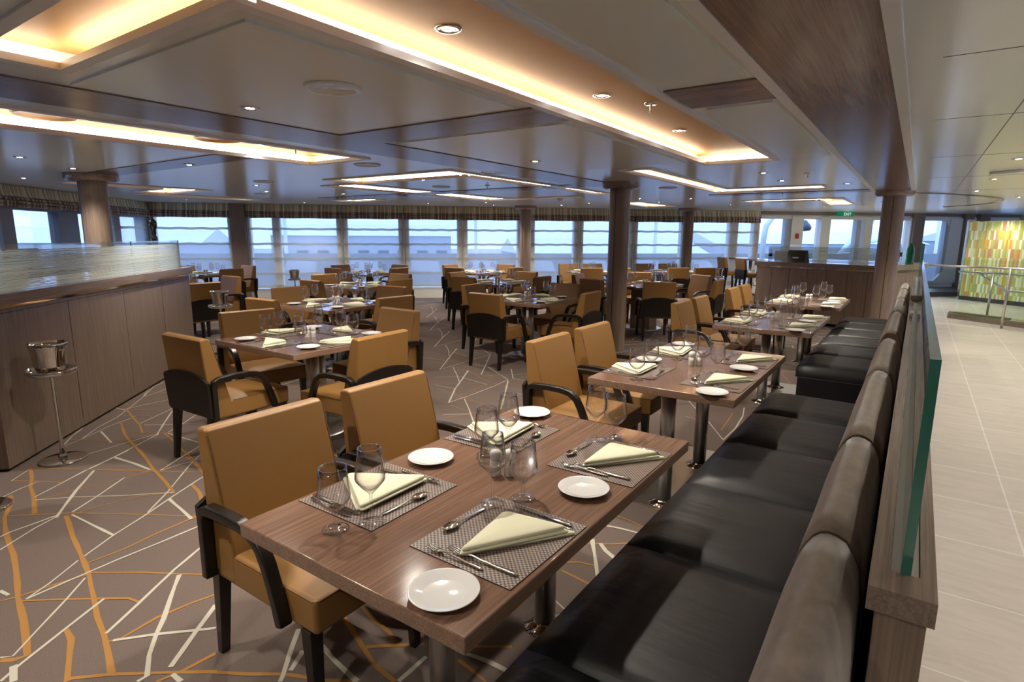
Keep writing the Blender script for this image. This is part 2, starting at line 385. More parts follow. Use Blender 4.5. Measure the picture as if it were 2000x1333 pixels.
# traced carpet lines: colour, width, points on the floor
CARPET_LINES = [
('o', 0.022, [(-4.307,0.932),(-4.183,0.908),(-3.979,0.821),(-3.756,0.772),(-3.474,0.727),(-3.274,0.687),(-3.022,0.626),(-2.819,0.588),(-2.646,0.549),(-2.562,0.529),(-2.573,0.493),(-2.609,0.462)]),
('o', 0.02, [(-4.711,1.142),(-4.512,1.095),(-4.36,1.044),(-4.165,1.005),(-3.907,0.934)]),
('o', 0.02, [(-3.732,1.027),(-3.431,0.96),(-3.205,0.918),(-2.97,0.869),(-2.743,0.809),(-2.6,0.77),(-2.458,0.742),(-2.315,0.704),(-2.204,0.67)]),
('o', 0.018, [(-4.498,1.706),(-4.269,1.666),(-4.051,1.616),(-3.803,1.57),(-3.552,1.516)]),
('o', 0.02, [(-3.593,1.64),(-3.44,1.611),(-3.257,1.543)]),
('o', 0.02, [(-2.616,0.668),(-2.528,0.656),(-2.412,0.613),(-2.286,0.564)]),
('o', 0.009, [(-4.721,1.136),(-4.384,1.352),(-4.026,1.573),(-3.705,1.786)]),
('o', 0.008, [(-4.565,1.008),(-4.312,1.167),(-4.254,1.176)]),
('o', 0.009, [(-3.994,0.84),(-3.74,1.062),(-3.398,1.285),(-3.111,1.458),(-3.054,1.506)]),
('o', 0.007, [(-4.1,1.004),(-4.077,1.2),(-4.033,1.422),(-4.023,1.593)]),
('o', 0.007, [(-3.723,1.048),(-3.718,1.173),(-3.671,1.373),(-3.552,1.516)]),
('o', 0.011, [(-3.091,0.896),(-3.087,1.05),(-3.119,1.226),(-3.137,1.405),(-3.109,1.457)]),
('o', 0.01, [(-3.001,0.872),(-2.808,1.013),(-2.657,1.105),(-2.498,1.207)]),
('o', 0.012, [(-2.992,0.621),(-2.849,0.736),(-2.633,0.899),(-2.566,0.912)]),
('o', 0.012, [(-3.055,0.573),(-3.031,0.637),(-3.014,0.731),(-2.985,0.867)]),
('o', 0.014, [(-2.402,0.728),(-2.38,0.773),(-2.397,0.907),(-2.379,1.038),(-2.354,1.129)]),
('o', 0.016, [(-2.296,0.575),(-2.199,0.669),(-2.051,0.783),(-1.908,0.89)]),
('o', 0.016, [(-2.031,0.745),(-2.009,0.823),(-1.999,0.938)]),
('o', 0.014, [(-4.12,1.853),(-3.941,1.825),(-3.692,1.768)]),
('c', 0.016, [(-4.327,1.372),(-4.072,1.189),(-3.903,1.081),(-3.75,0.984)]),
('c', 0.014, [(-4.479,1.547),(-4.262,1.575),(-4.048,1.593)]),
('c', 0.009, [(-4.16,1.008),(-4.374,1.349),(-4.481,1.554),(-4.549,1.669)]),
('c', 0.007, [(-4.304,0.883),(-4.37,0.991),(-4.413,1.094)]),
('c', 0.007, [(-4.559,1.002),(-4.698,1.134)]),
('c', 0.007, [(-4.108,0.998),(-3.968,1.146),(-3.763,1.316),(-3.557,1.519)]),
('c', 0.01, [(-3.756,1.063),(-3.873,1.228),(-4.04,1.44)]),
('c', 0.014, [(-3.719,1.051),(-3.498,1.069),(-3.275,1.088)]),
('c', 0.009, [(-2.982,0.642),(-3.038,0.738),(-3.153,0.889)]),
('c', 0.01, [(-3.173,0.921),(-3.279,1.085),(-3.38,1.278),(-3.51,1.496),(-3.655,1.76)]),
('c', 0.009, [(-3.408,1.308),(-3.586,1.492),(-3.935,1.81),(-4.101,1.991)]),
('c', 0.012, [(-2.982,0.642),(-2.998,0.857),(-3.008,1.02),(-3.008,1.177),(-3.019,1.429)]),
('c', 0.011, [(-3.736,0.742),(-3.756,0.79),(-3.779,0.993)]),
('c', 0.009, [(-3.576,0.702),(-3.702,0.877),(-3.771,1.007)]),
('c', 0.017, [(-3.491,1.458),(-3.296,1.435),(-3.133,1.412)]),
('c', 0.014, [(-2.458,0.748),(-2.553,0.9),(-2.696,1.115),(-2.797,1.297),(-2.737,1.309)]),
('c', 0.009, [(-2.626,0.467),(-2.598,0.497),(-2.698,0.597),(-2.84,0.74),(-2.959,0.851)]),
('c', 0.012, [(-2.477,0.43),(-2.525,0.501),(-2.622,0.67),(-2.714,0.837)]),
('c', 0.03, [(-2.535,0.483),(-2.437,0.458)]),
('c', 0.018, [(-2.635,1.11),(-2.489,1.004),(-2.368,0.921),(-2.291,0.86),(-2.191,0.791),(-2.087,0.738),(-2.085,0.706)]),
('c', 0.013, [(-2.391,0.747),(-2.291,0.86),(-2.137,1.013)]),
('c', 0.018, [(-2.283,1.091),(-2.184,0.961),(-2.063,0.806)]),
('c', 0.018, [(-2.022,0.794),(-1.961,0.794)]),
('c', 0.016, [(-3.149,0.596),(-3.078,0.608)]),
('c', 0.009, [(-3.973,1.625),(-4.12,1.853),(-4.172,1.94)]),
('o', 0.018, [(-5.279,1.905),(-4.939,1.798),(-4.653,1.738),(-4.318,1.68),(-4.016,1.604),(-3.747,1.559),(-3.579,1.525)]),
('o', 0.016, [(-5.633,2.092),(-5.317,2.018),(-5.083,1.968),(-4.874,1.898)]),
('o', 0.016, [(-4.718,1.992),(-4.491,1.951),(-4.255,1.901),(-3.941,1.84),(-3.685,1.767)]),
('o', 0.007, [(-6.007,2.18),(-5.785,2.168)]),
('o', 0.007, [(-4.718,1.139),(-4.39,1.349),(-4.045,1.579),(-3.709,1.779)]),
('o', 0.006, [(-4.99,1.814),(-4.78,1.965),(-4.484,2.161)]),
('o', 0.006, [(-5.684,2.078),(-5.223,2.366)]),
('o', 0.006, [(-5.626,1.794),(-5.575,1.894),(-5.526,1.959),(-5.296,2.125),(-5.227,2.124)]),
('o', 0.006, [(-5.16,1.503),(-5.0,1.592),(-4.741,1.748)]),
('o', 0.005, [(-4.804,1.446),(-4.815,1.653),(-4.765,1.959)]),
('o', 0.005, [(-5.061,1.996),(-5.018,2.268),(-5.002,2.437)]),
('o', 0.005, [(-5.776,2.175),(-5.791,2.414),(-5.832,2.653)]),
('o', 0.006, [(-6.205,2.381),(-6.069,2.525),(-5.8,2.632)]),
('o', 0.005, [(-4.009,1.609),(-3.985,1.755),(-4.043,1.935)]),
('c', 0.012, [(-5.289,2.319),(-5.004,2.123),(-4.761,1.962),(-4.72,1.939)]),
('c', 0.012, [(-5.171,1.719),(-5.012,1.694),(-4.826,1.662)]),
('c', 0.01, [(-4.493,1.555),(-4.241,1.585),(-4.04,1.599)]),
('c', 0.012, [(-6.169,2.699),(-5.956,2.648),(-5.786,2.631)]),
('c', 0.01, [(-5.894,2.066),(-5.748,2.064),(-5.646,2.083)]),
('c', 0.009, [(-4.203,1.079),(-4.368,1.327),(-4.493,1.555),(-4.604,1.742),(-4.742,1.958)]),
('c', 0.008, [(-4.693,1.439),(-4.727,1.701),(-4.757,1.964)]),
('c', 0.007, [(-5.679,2.081),(-5.689,2.336),(-5.669,2.581)]),
('c', 0.007, [(-5.022,1.435),(-5.093,1.568),(-5.259,1.803),(-5.374,2.06)]),
('c', 0.007, [(-5.102,1.571),(-5.306,1.751),(-5.482,1.961),(-5.637,2.089),(-5.985,2.378),(-6.3,2.603),(-6.581,2.987)]),
('c', 0.007, [(-5.125,1.976),(-5.267,2.202),(-5.448,2.486)]),
('c', 0.006, [(-5.069,1.99),(-4.84,2.182),(-4.733,2.299)]),
('c', 0.009, [(-4.725,2.023),(-4.84,2.182),(-5.019,2.403)]),
('c', 0.009, [(-4.705,2.009),(-4.479,2.027),(-4.266,2.049)]),
('c', 0.009, [(-3.972,1.623),(-4.092,1.814),(-4.227,2.029)]),
('c', 0.007, [(-3.972,1.623),(-3.972,1.765),(-3.96,1.909)]),
('c', 0.007, [(-5.976,2.384),(-6.05,2.551),(-6.242,2.832)]),
('c', 0.01, [(-5.062,1.444),(-5.234,1.551),(-5.348,1.646),(-5.574,1.771)]),
('c', 0.006, [(-5.288,1.512),(-5.302,1.589),(-5.382,1.658)]),
('c', 0.006, [(-6.009,2.387),(-6.197,2.501),(-6.459,2.673)]),
('o', 0.018, [(-1.797,1.358),(-1.62,1.296),(-1.472,1.242),(-1.347,1.228)]),
('o', 0.02, [(-1.79,1.449),(-1.662,1.412),(-1.556,1.396),(-1.477,1.361)]),
('o', 0.014, [(-1.565,1.286),(-1.477,1.361),(-1.393,1.426)]),
('o', 0.016, [(-1.942,0.868),(-1.802,0.949),(-1.713,1.012),(-1.674,1.035),(-1.564,1.083),(-1.454,1.155)]),
('o', 0.014, [(-1.235,1.438),(-1.159,1.426),(-1.086,1.413)]),
('o', 0.014, [(-1.246,1.515),(-1.111,1.61)]),
('c', 0.02, [(-1.709,1.192),(-1.6,1.171),(-1.457,1.15)]),
('c', 0.018, [(-1.864,1.2),(-1.783,1.11),(-1.696,1.019),(-1.677,0.995)]),
('c', 0.018, [(-1.745,1.136),(-1.693,1.048)]),
('c', 0.02, [(-1.339,1.236),(-1.341,1.306),(-1.343,1.381)]),
('c', 0.02, [(-1.239,1.479),(-1.135,1.495),(-1.059,1.497)]),
('c', 0.016, [(-4.152,5.079),(-3.975,4.775),(-3.745,4.369),(-3.467,3.949)]),
('c', 0.011, [(-3.471,3.954),(-3.463,4.249),(-3.485,4.707),(-3.526,4.992)]),
('c', 0.015, [(-3.509,4.977),(-3.241,4.546),(-2.942,4.057)]),
('c', 0.011, [(-4.085,5.367),(-3.86,5.213),(-3.539,5.01)]),
('c', 0.012, [(-3.435,4.139),(-3.172,3.89),(-2.91,3.627)]),
('c', 0.009, [(-4.423,5.119),(-4.088,4.807),(-3.883,4.597)]),
('c', 0.007, [(-3.965,4.771),(-3.772,4.731),(-3.582,4.696)]),
('c', 0.006, [(-4.013,4.362),(-3.749,4.366)]),
('c', 0.006, [(-4.253,4.6),(-4.005,4.81)]),
('c', 0.014, [(-5.106,5.999),(-4.899,5.644),(-4.443,4.91)]),
('c', 0.009, [(-4.443,4.91),(-4.466,5.291),(-4.506,5.974)]),
('c', 0.012, [(-4.486,5.948),(-4.2,5.487),(-3.901,5.002)]),
('c', 0.009, [(-5.091,6.38),(-4.544,6.003)]),
('c', 0.009, [(-5.43,6.128),(-5.153,5.875),(-4.87,5.57)]),
('c', 0.006, [(-5.352,5.514),(-4.991,5.781),(-4.669,5.694)]),
('c', 0.006, [(-5.148,5.302),(-4.718,5.319)]),
('c', 0.014, [(-6.158,7.064),(-5.849,6.533),(-5.454,5.922)]),
('c', 0.008, [(-5.454,5.922),(-5.461,6.25),(-5.542,6.762)]),
('c', 0.009, [(-6.474,7.148),(-6.163,6.875),(-5.876,6.568)]),
('c', 0.005, [(-6.143,6.314),(-5.806,6.351)]),
('c', 0.005, [(-6.365,6.545),(-6.061,6.772),(-5.693,6.704)]),
('c', 0.012, [(-7.281,8.185),(-6.95,7.636),(-6.488,6.942)]),
('c', 0.008, [(-7.565,8.23),(-7.204,7.912),(-6.99,7.681)]),
('c', 0.006, [(-6.509,6.965),(-6.476,7.212),(-6.539,7.65)]),
('c', 0.012, [(-8.301,9.129),(-7.945,8.586),(-7.564,8.005)]),
('c', 0.008, [(-8.641,9.31),(-8.263,8.946),(-8.03,8.678)]),
('c', 0.01, [(-5.474,6.924),(-5.138,6.393)]),
('c', 0.012, [(-3.792,5.439),(-3.503,5.064)]),
('c', 0.006, [(-3.832,5.006),(-3.645,5.189),(-3.452,5.39)]),
('c', 0.006, [(-3.498,5.057),(-3.259,5.09)]),
('c', 0.008, [(-3.123,4.586),(-2.963,4.622)]),
('c', 0.01, [(-3.267,3.646),(-3.079,3.803)]),
('c', 0.012, [(-5.53,5.729),(-5.288,5.438)]),
('o', 0.007, [(-3.554,3.927),(-3.437,3.95),(-3.149,4.159),(-3.015,4.229)]),
('o', 0.007, [(-3.528,4.114),(-2.911,4.541)]),
('o', 0.007, [(-3.928,4.283),(-3.598,4.196),(-3.286,4.121),(-2.928,4.03)]),
('o', 0.007, [(-3.55,4.186),(-3.571,4.447),(-3.582,4.696),(-3.512,4.815)]),
('o', 0.006, [(-4.074,4.405),(-3.607,4.746)]),
('o', 0.006, [(-4.152,5.061),(-3.637,4.803),(-3.376,4.735),(-2.998,4.677)]),
('o', 0.007, [(-3.191,3.573),(-3.141,3.713),(-3.043,3.829),(-2.886,3.811)]),
('o', 0.007, [(-3.402,3.896),(-3.216,3.858),(-3.047,3.834)]),
('o', 0.006, [(-4.754,4.876),(-4.506,4.851),(-4.177,5.092),(-3.961,5.232)]),
('o', 0.006, [(-5.158,5.294),(-4.547,5.162),(-4.102,5.036),(-3.663,4.947)]),
('o', 0.006, [(-3.85,5.01),(-3.526,5.02),(-3.185,4.976)]),
('o', 0.005, [(-5.203,5.34),(-4.986,5.785)]),
('o', 0.005, [(-5.661,5.815),(-5.454,5.922)]),
('o', 0.005, [(-6.205,6.379),(-5.552,6.134)]),
('o', 0.006, [(-3.483,4.996),(-3.437,5.284)]),
('o', 0.013, [(-1.221,3.044),(-1.125,3.032),(-1.048,3.014)]),
('o', 0.013, [(-1.227,2.811),(-1.144,2.803),(-1.053,2.778)]),
('o', 0.013, [(-1.225,2.454),(-1.124,2.517),(-1.043,2.587)]),
('o', 0.013, [(-1.23,2.237),(-1.178,2.273),(-1.109,2.292)]),
('o', 0.013, [(-1.213,2.166),(-1.129,2.153),(-1.056,2.143)]),
('c', 0.014, [(-1.225,2.676),(-1.147,2.693),(-1.052,2.704)]),
('c', 0.02, [(-1.229,2.504),(-1.153,2.386),(-1.054,2.22)]),
('c', 0.02, [(-1.173,2.491),(-1.121,2.443),(-1.051,2.403)]),
('c', 0.012, [(-1.157,5.423),(-1.103,5.139),(-1.074,4.776),(-1.081,4.432)]),
('c', 0.01, [(-1.68,5.4),(-1.505,5.114),(-1.317,4.835),(-1.081,4.432)]),
('o', 0.01, [(-1.198,5.174),(-1.174,4.89),(-1.157,4.649)]),
('o', 0.006, [(-1.543,4.925),(-1.456,5.041),(-1.355,5.141),(-1.202,5.188)]),
('c', 0.006, [(-1.747,4.804),(-1.657,4.816)]),
('c', 0.006, [(-1.515,4.841),(-1.383,4.826)]),
]

# ================================================================ LARGE STRUCTURE
# carpet floor (with its woven lines) and tile floor
def floor_carpet():
    b = MB()
    # carpet area: everything left of the balustrade wall
    FP = [(.04, -3, 0), (.04, 8.6, 0), (*ST(6.2, 6.3), 0), (*ST(9.6, 10.4), 0), (*ST(9.6, TW), 0), (*ST(SL, TW), 0), (*ST(SL, 2), 0), (-4, -3, 0)]
    b.add(FP, [t for t in tessellate_polygon([[Vector(p) for p in FP]])])
    rnd = random.Random(3); k = 0
    mids = []
    def ribbon(c, w, P):
        nonlocal k
        k += 1; z = .0012 + (k % 60) * .00002; mi = 1 if c == 'c' else 2
        pts = []
        for i in range(len(P) - 1):
            a, d = Vector(P[i]), Vector(P[i + 1]); n = max(1, int((d - a).length / .09))
            for j in range(n): pts.append(a.lerp(d, j / n))
        pts.append(Vector(P[-1])); L = []
        for i, p in enumerate(pts):
            d = (pts[min(i + 1, len(pts) - 1)] - pts[max(i - 1, 0)])
            if d.length < 1e-6: d = Vector((1, 0))
            d.normalize(); nn = Vector((-d.y, d.x)); ww = w * .5 * (1 + rnd.uniform(-.22, .22))
            L.append((p + nn * (ww + rnd.uniform(-.12, .12) * w), p - nn * ww))
        vs = [(q.x, q.y, z) for pr in L for q in pr]
        b.add(vs, [(2 * i, 2 * i + 1, 2 * i + 3, 2 * i + 2) for i in range(len(L) - 1)], mi)
    for c, w_, P in CARPET_LINES:
        ribbon(c, w_, P)
        for i in range(len(P) - 1): mids.append(Vector(P[i]).lerp(Vector(P[i + 1]), .5))
    def free(p): return all((p - m).length > .42 for m in mids)
    # the same kind of line scattered over the rest of the carpet
    for i in range(1500):
        s_, t_ = rnd.uniform(SL, 9.5), rnd.uniform(-.5, TW - .1)
        p = Vector(ST(s_, t_))
        if p.x > -.35 or not (p.x < -.35): continue
        ang = rnd.choice([R(18), R(70), R(105), R(150), R(40)]) + rnd.gauss(0, .16)
        Ln = rnd.choice([.5, .6, 1.3, 1.8]); d = Vector((math.cos(ang), math.sin(ang)))
        q = p + d * Ln
        if q.x > -.1 or q.y + q.x < SL * 1.41 or (q.y - q.x) * C45 > TW - .1 or (q.y - q.x) * C45 < -1: continue
        if not (free(p) and free(q) and free(p.lerp(q, .5))): continue
        nn = Vector((-d.y, d.x)); n = 5; off = rnd.uniform(-.05, .05)
        P = [p + d * Ln * j / n + nn * (off * math.sin(PI * j / n) + rnd.uniform(-.006, .006)) for j in range(n + 1)]
        thick = Ln < 1
        ribbon(rnd.choice('cco'), rnd.uniform(.013, .019) if thick else rnd.uniform(.006, .011), P)
    o = b.build('floor_carpet', [M['carpet'], M['cream'], M['ochre']], fix=False)
    return struct(o)
floor_carpet()
tb = MB(); TP = [(.04, -3, 0), (14, -3, 0), (*ST(20, TW), 0), (*ST(9.6, TW), 0), (*ST(9.6, 10.4), 0), (*ST(6.2, 6.3), 0), (.04, 8.6, 0)]
tb.add(TP, [t for t in tessellate_polygon([[Vector(p) for p in TP]])])
struct(tb.build('floor_tile', M['tile'], fix=False))

# ---- ceiling with coves
COVES = {  # openings in the ceiling, room frame
 'A': [(-1.76, -1.16, .77, 5.82), (-3.09, -1.16, .77, 1.05)],
 'B': [(-5.08, -4.30, .2, 3.75)],
 'C': [(-6.33, -4.27, 4.93, 5.48), (-4.50, -4.27, 4.93, 9.0)],
 'D': [(-7.15, -6.50, 5.52, 9.35), (-7.15, -5.06, 9.2, 9.42)],
 'E': [(-2.68, -2.40, 5.93, 9.65), (-2.68, -1.16, 8.95, 9.65)],
 'F': [(-2.86, -1.22, 12.0, 12.6), (-1.62, -1.22, 12.0, 14.6)],
 'G': [(-10.9, -9.5, 4.55, 5.05), (-9.9, -9.5, 3.2, 5.05)],
 'H': [(-11.5, -11.05, 4.8, 6.9)],
 'I': [(-10.0, -8.9, 7.9, 8.4)],
 'J': [(-5.35, -4.75, 11.4, 13.4)],
}
def grid_cells(rects, keep):
    xs = sorted({v for r in rects for v in r[:2]}); ys = sorted({v for r in rects for v in r[2:]})
    return [(xs[i], xs[i + 1], ys[j], ys[j + 1]) for i in range(len(xs) - 1) for j in range(len(ys) - 1)
            if keep((xs[i] + xs[i + 1]) / 2, (ys[j] + ys[j + 1]) / 2)]
def inside(rects, x, y): return any(r[0] < x < r[1] and r[2] < y < r[3] for r in rects)
def boundary(rects):
    """(x0,y0,x1,y1, outward normal) edges round a union of rectangles"""
    xs = sorted({v for r in rects for v in r[:2]}); ys = sorted({v for r in rects for v in r[2:]}); e = []
    for i in range(len(xs) - 1):
        for j in range(len(ys) - 1):
            cx, cy = (xs[i] + xs[i + 1]) / 2, (ys[j] + ys[j + 1]) / 2
            if not inside(rects, cx, cy): continue
            if not inside(rects, xs[i] - .005, cy): e.append((xs[i], ys[j], xs[i], ys[j + 1], (-1, 0)))
            if not inside(rects, xs[i + 1] + .005, cy): e.append((xs[i + 1], ys[j], xs[i + 1], ys[j + 1], (1, 0)))
            if not inside(rects, cx, ys[j] - .005): e.append((xs[i], ys[j], xs[i + 1], ys[j], (0, -1)))
            if not inside(rects, cx, ys[j + 1] + .005): e.append((xs[i], ys[j + 1], xs[i + 1], ys[j + 1], (0, 1)))
    return e
def ceiling():
    allr = [r for v in COVES.values() for r in v]
    big = (-18, 14, -6, 24)
    cells = grid_cells(allr + [big], lambda x, y: not inside(allr, x, y))
    me = bpy.data.meshes.new('ceiling'); bm = bmesh.new()
    for x0, x1, y0, y1 in cells:
        bm.faces.new([bm.verts.new(p) for p in ((x0, y0, ZC), (x0, y1, ZC), (x1, y1, ZC), (x1, y0, ZC))])
    bmesh.ops.remove_doubles(bm, verts=bm.verts, dist=1e-5)
    # trim to the room: left wall, window wall, behind
    for co, no in ((ST(SL, 5), (-C45, -C45, 0)), (ST(5, TW), (-C45, C45, 0)), (ST(19, 0), (C45, C45, 0)), (ST(5, -6), (C45, -C45, 0)), ((0, -3, 0), (0, -1, 0))):
        bmesh.ops.bisect_plane(bm, geom=bm.verts[:] + bm.edges[:] + bm.faces[:], plane_co=(co[0], co[1], 0), plane_no=no, clear_outer=True)
    bm.to_mesh(me); bm.free(); me.materials.append(M['ceil'])
    o = bpy.data.objects.new('ceiling', me); COL.objects.link(o); struct(o)
    # recesses above the openings, white rims and led strips
    for k, rects in COVES.items():
        ex = .13; up = .095
        lit = [(x0 - ex, x1, y0, y1 + ex) for x0, x1, y0, y1 in rects]
        b = MB()
        for x0, x1, y0, y1 in grid_cells(lit, lambda x, y: inside(lit, x, y)):
            b.quad((x0, y0, ZC + up), (x1, y0, ZC + up), (x1, y1, ZC + up), (x0, y1, ZC + up))
        for x0, y0, x1, y1, n in boundary(lit):
            b.quad((x0, y0, ZC), (x1, y1, ZC), (x1, y1, ZC + up), (x0, y0, ZC + up), 1)
        struct(b.build('ceiling_recess', [M['gold'], M['trimw']]))
        b = MB(); L = MB()
        for x0, y0, x1, y1, n in boundary(rects):
            t = .05
            def cc(x, y, dx): return -t if inside(rects, x + dx * .02, y + n[1] * .02) else 0
            def ext(x, y, dx, dy): return 0 if inside(rects, x + dx * .02 - n[0] * .02, y + dy * .02 - n[1] * .02) or inside(rects, x + dx * .02 + n[0] * .02, y + dy * .02 + n[1] * .02) else t
            ea, eb = (ext(x0, y0, 0, -1), ext(x1, y1, 0, 1)) if n[0] else (cc(x0, y0, -1), cc(x1, y1, 1))
            if n[0]: b.box(min(x0, x0 + n[0] * t), max(x0, x0 + n[0] * t), y0 - ea, y1 + eb, ZC - .012, ZC + .018)
            else: b.box(x0 - ea, x1 + eb, min(y0, y0 + n[1] * t), max(y0, y0 + n[1] * t), ZC - .012, ZC + .018)
            if n == (-1, 0): L.box(x0 - .085, x0 - .06, y0, y1, ZC + .004, ZC + .03)
            if n == (0, 1): L.box(x0, x1, y0 + .06, y0 + .085, ZC + .004, ZC + .03)
        struct(b.build('ceiling_trim', M['trimw']))
        tag(L.build('led_strip_light', M['led'], fix=False), COVE_LABEL[k], 'cove light', 'cove light strips in the ceiling recesses')
COVE_LABEL = {
 'A': 'glowing strip light along the long gold recess overhead, nearest the camera',
 'B': 'glowing strip light in the recess above the panelled bar on the left',
 'C': 'glowing strip light in the angled recess over the left row of square tables',
 'D': 'glowing strip light in the recess between angled recess and window blinds',
 'E': 'glowing strip light in the recess right of the central column',
 'F': 'glowing strip light in the recess before the exit sign',
 'G': 'glowing strip light in the recess just right of the leftmost column',
 'H': 'glowing strip light in the recess over the far left corner tables',
 'I': 'short glowing strip light near the blinds left of centre',
 'J': 'glowing strip light in the recess beside the far right window column',
}
ceiling()
# timber bands and panels laid on the ceiling
def slab(name, x0, x1, y0, y1, m, dz=.008):
    b = MB().box(x0, x1, y0, y1, ZC - dz, ZC + .001); return struct(b.build(name, m))
slab('ceiling_timber_band', -3.99, -3.45, -.5, 7.2, M['panelceil'])
slab('ceiling_timber_band', -3.45, -1.82, 2.81, 3.22, M['panelceilc'])
slab('ceiling_timber_band', -1.10, -.62, 2.86, 3.30, M['panelceilc'])
slab('ceiling_timber_band', -8.3, -5.2, 2.85, 3.2, M['panelceilc'])
slab('ceiling_timber_band', -9.6, -3.45, 7.2, 7.6, M['panelceilc'])
slab('ceiling_timber_band', -3.0, -.62, 10.1, 10.5, M['panelceilc'])
slab('ceiling_timber_panel', -.61, -.17, -.6, 10.5, M['panelceil'], .012)
slab('ceiling_trim', -.66, -.61, -.6, 10.5, M['trimw'], .016)
slab('ceiling_trim', -.17, -.12, -.6, 10.5, M['trimw'], .016)
for x0, x1, y0, y1 in ((-3.38, -1.90, 1.18, 2.74), (-3.38, -1.90, 3.28, 5.6), (-1.04, -.70, .9, 2.8), (-1.04, -.70, 3.36, 5.75)):
    slab('ceiling_panel', x0, x1, y0, y1, M['ceil2'], .010)
# dark joints of the lobby ceiling panels
jb = MB()
for y in (1.6, 2.95, 4.44, 6.45, 8.6, 11.0): jb.box(.0, 1.3 if y < 6 else 2.4, y, y + .006, ZC - .001, ZC + .001)
d_ = [(.29, 4.37), (.42, 5.6), (.52, 8.5)]
jb.box(.36, .366, 0, 12, ZC - .001, ZC + .001)
struct(jb.build('ceiling_joints', M['rubber']))
# curved dark edge of the dropped lobby ceiling
cv = MB()
pts = [Vector(ST(7.3 + 4.6 * math.sin(a), 7.9 + 3.4 * (1 - math.cos(a)))) for a in [R(x) for x in range(0, 95, 6)]]
for i in range(len(pts) - 1):
    a, b_2 = pts[i], pts[i + 1]; n = (b_2 - a).normalized(); n = Vector((-n.y, n.x)) * .09
    cv.hexa([(a.x, a.y, ZC - .012), (b_2.x, b_2.y, ZC - .012), (b_2.x + n.x, b_2.y + n.y, ZC - .012), (a.x + n.x, a.y + n.y, ZC - .012)],
            [(a.x, a.y, ZC), (b_2.x, b_2.y, ZC), (b_2.x + n.x, b_2.y + n.y, ZC), (a.x + n.x, a.y + n.y, ZC)])
struct(cv.build('ceiling_timber_band', M['panelceilc']))

# ---- window wall (built in the ship frame, turned 45 degrees)
Q = PI / 4
SEAM = [-5.8, -4.02, -3.72, -1.55, -.09, 1.35, 2.84, 3.11, 4.36, 5.85, 7.37, 8.72, 9.44]
wb = MB()
wb.box(SL - .2, 19, TW, TW + .18, -.2, .27)                 # sill wall
wb.box(SL - .2, 9.44, TW, TW + .18, 2.02, 2.55)             # head
wb.box(9.44, 19, TW, TW + .18, 2.09, 2.55)
for a, b_2 in ((SL - .2, SL + .12), (-4.12, -3.62), (-3.14, -2.96), (-1.68, -1.42), (-.22, .04), (1.22, 1.48), (2.75, 3.2), (4.23, 4.49), (5.72, 5.98), (7.2, 7.5), (8.6, 8.86), (9.32, 9.5)):
    wb.box(a, b_2, TW + .01, TW + .17, .27, 2.05)
struct(wb.build('wall_back', M['white'], rot=Q))
# white posts and frames of the open windows on the right
fr = MB()
for a, b_2 in ((10.42, 10.78), (11.33, 11.62), (12.72, 12.96), (14.2, 14.62), (15.55, 15.95), (16.9, 17.2)):
    fr.box(a, b_2, TW - .06, TW + .18, .27, 2.12)
fr.box(9.44, 19, TW - .03, TW + .02, .24, .32)
fr.box(9.5, 18, TW - .025, TW + .02, 2.05, 2.14)
struct(fr.build('window_frame', M['white'], rot=Q))
struct(MB().box(9.5, 18, TW - .03, TW, 2.17, 2.25).build('trim_1', M['panelc'], rot=Q))
rv = MB()
for a in (10.28, 12.5, 15.45): rv.box(a, a + .14, TW + .0, TW + .16, .27, 2.1)
struct(rv.build('window_reveal', mat('blue_grey_reveal', (.45, .50, .56), .5), rot=Q))
# chamfered corners of the right-hand window
ch = MB()
ch.prism([(15.2, .27), (15.56, .27), (15.56, .62)], TW - .02, TW + .05, 'y'); ch.prism([(15.36, 2.12), (15.56, 2.12), (15.56, 1.86)], TW - .02, TW + .05, 'y')
struct(ch.build('window_frame', M['white'], rot=Q))
wins = [(-5.68, -4.12), (-3.62, -3.14), (-2.96, -1.68), (-1.42, -.22), (.04, 1.22), (1.48, 2.75), (3.2, 4.23), (4.49, 5.72), (5.98, 7.2), (7.5, 8.6), (8.86, 9.32), (9.5, 10.42), (10.78, 11.33), (11.62, 12.72), (12.96, 14.2), (14.62, 15.55)]
for i, (a, b_2) in enumerate(wins):
    p = MB().box(a, b_2, TW + .09, TW + .1, .27, 2.12); struct(p.build('window_%d' % (i + 1), M['pane'], rot=Q))
# timber pilasters between the windows
for a, b_2 in ((-4.02, -3.70), (14.24, 14.58), (15.95, 16.25), (16.45, 16.8)):
    struct(MB().box(a, b_2, TW - .14, TW, 0, ZC).build('wall_pilaster', M['panel'], rot=Q))
# left wall with windows
lw = MB()
lw.box(SL - .18, SL, -1, TW + .1, -.2, 1.0); lw.box(SL - .18, SL, -1, TW + .1, 1.9, 2.55)
for a, b_2 in ((-1, 2), (3.6, 4.1), (6.0, 6.4), (8.3, 8.8), (9.7, 10.0), (11.15, 11.75), (12.9, 13.3), (14.3, 14.7)): lw.box(SL - .17, SL - .01, a, b_2, 1.0, 1.95)
struct(lw.build('wall_left', mat('left_wall_paint', (.20, .20, .21), .5), rot=Q))
for i, (a, b_2) in enumerate(((2, 3.6), (4.1, 6.0), (6.4, 8.3), (8.8, 9.7), (10.0, 11.15), (11.75, 12.9), (13.3, 14.3))):
    struct(MB().box(SL - .1, SL - .09, a, b_2, 1.0, 1.95).build('window_%d' % (i + 20), M['pane'], rot=Q))
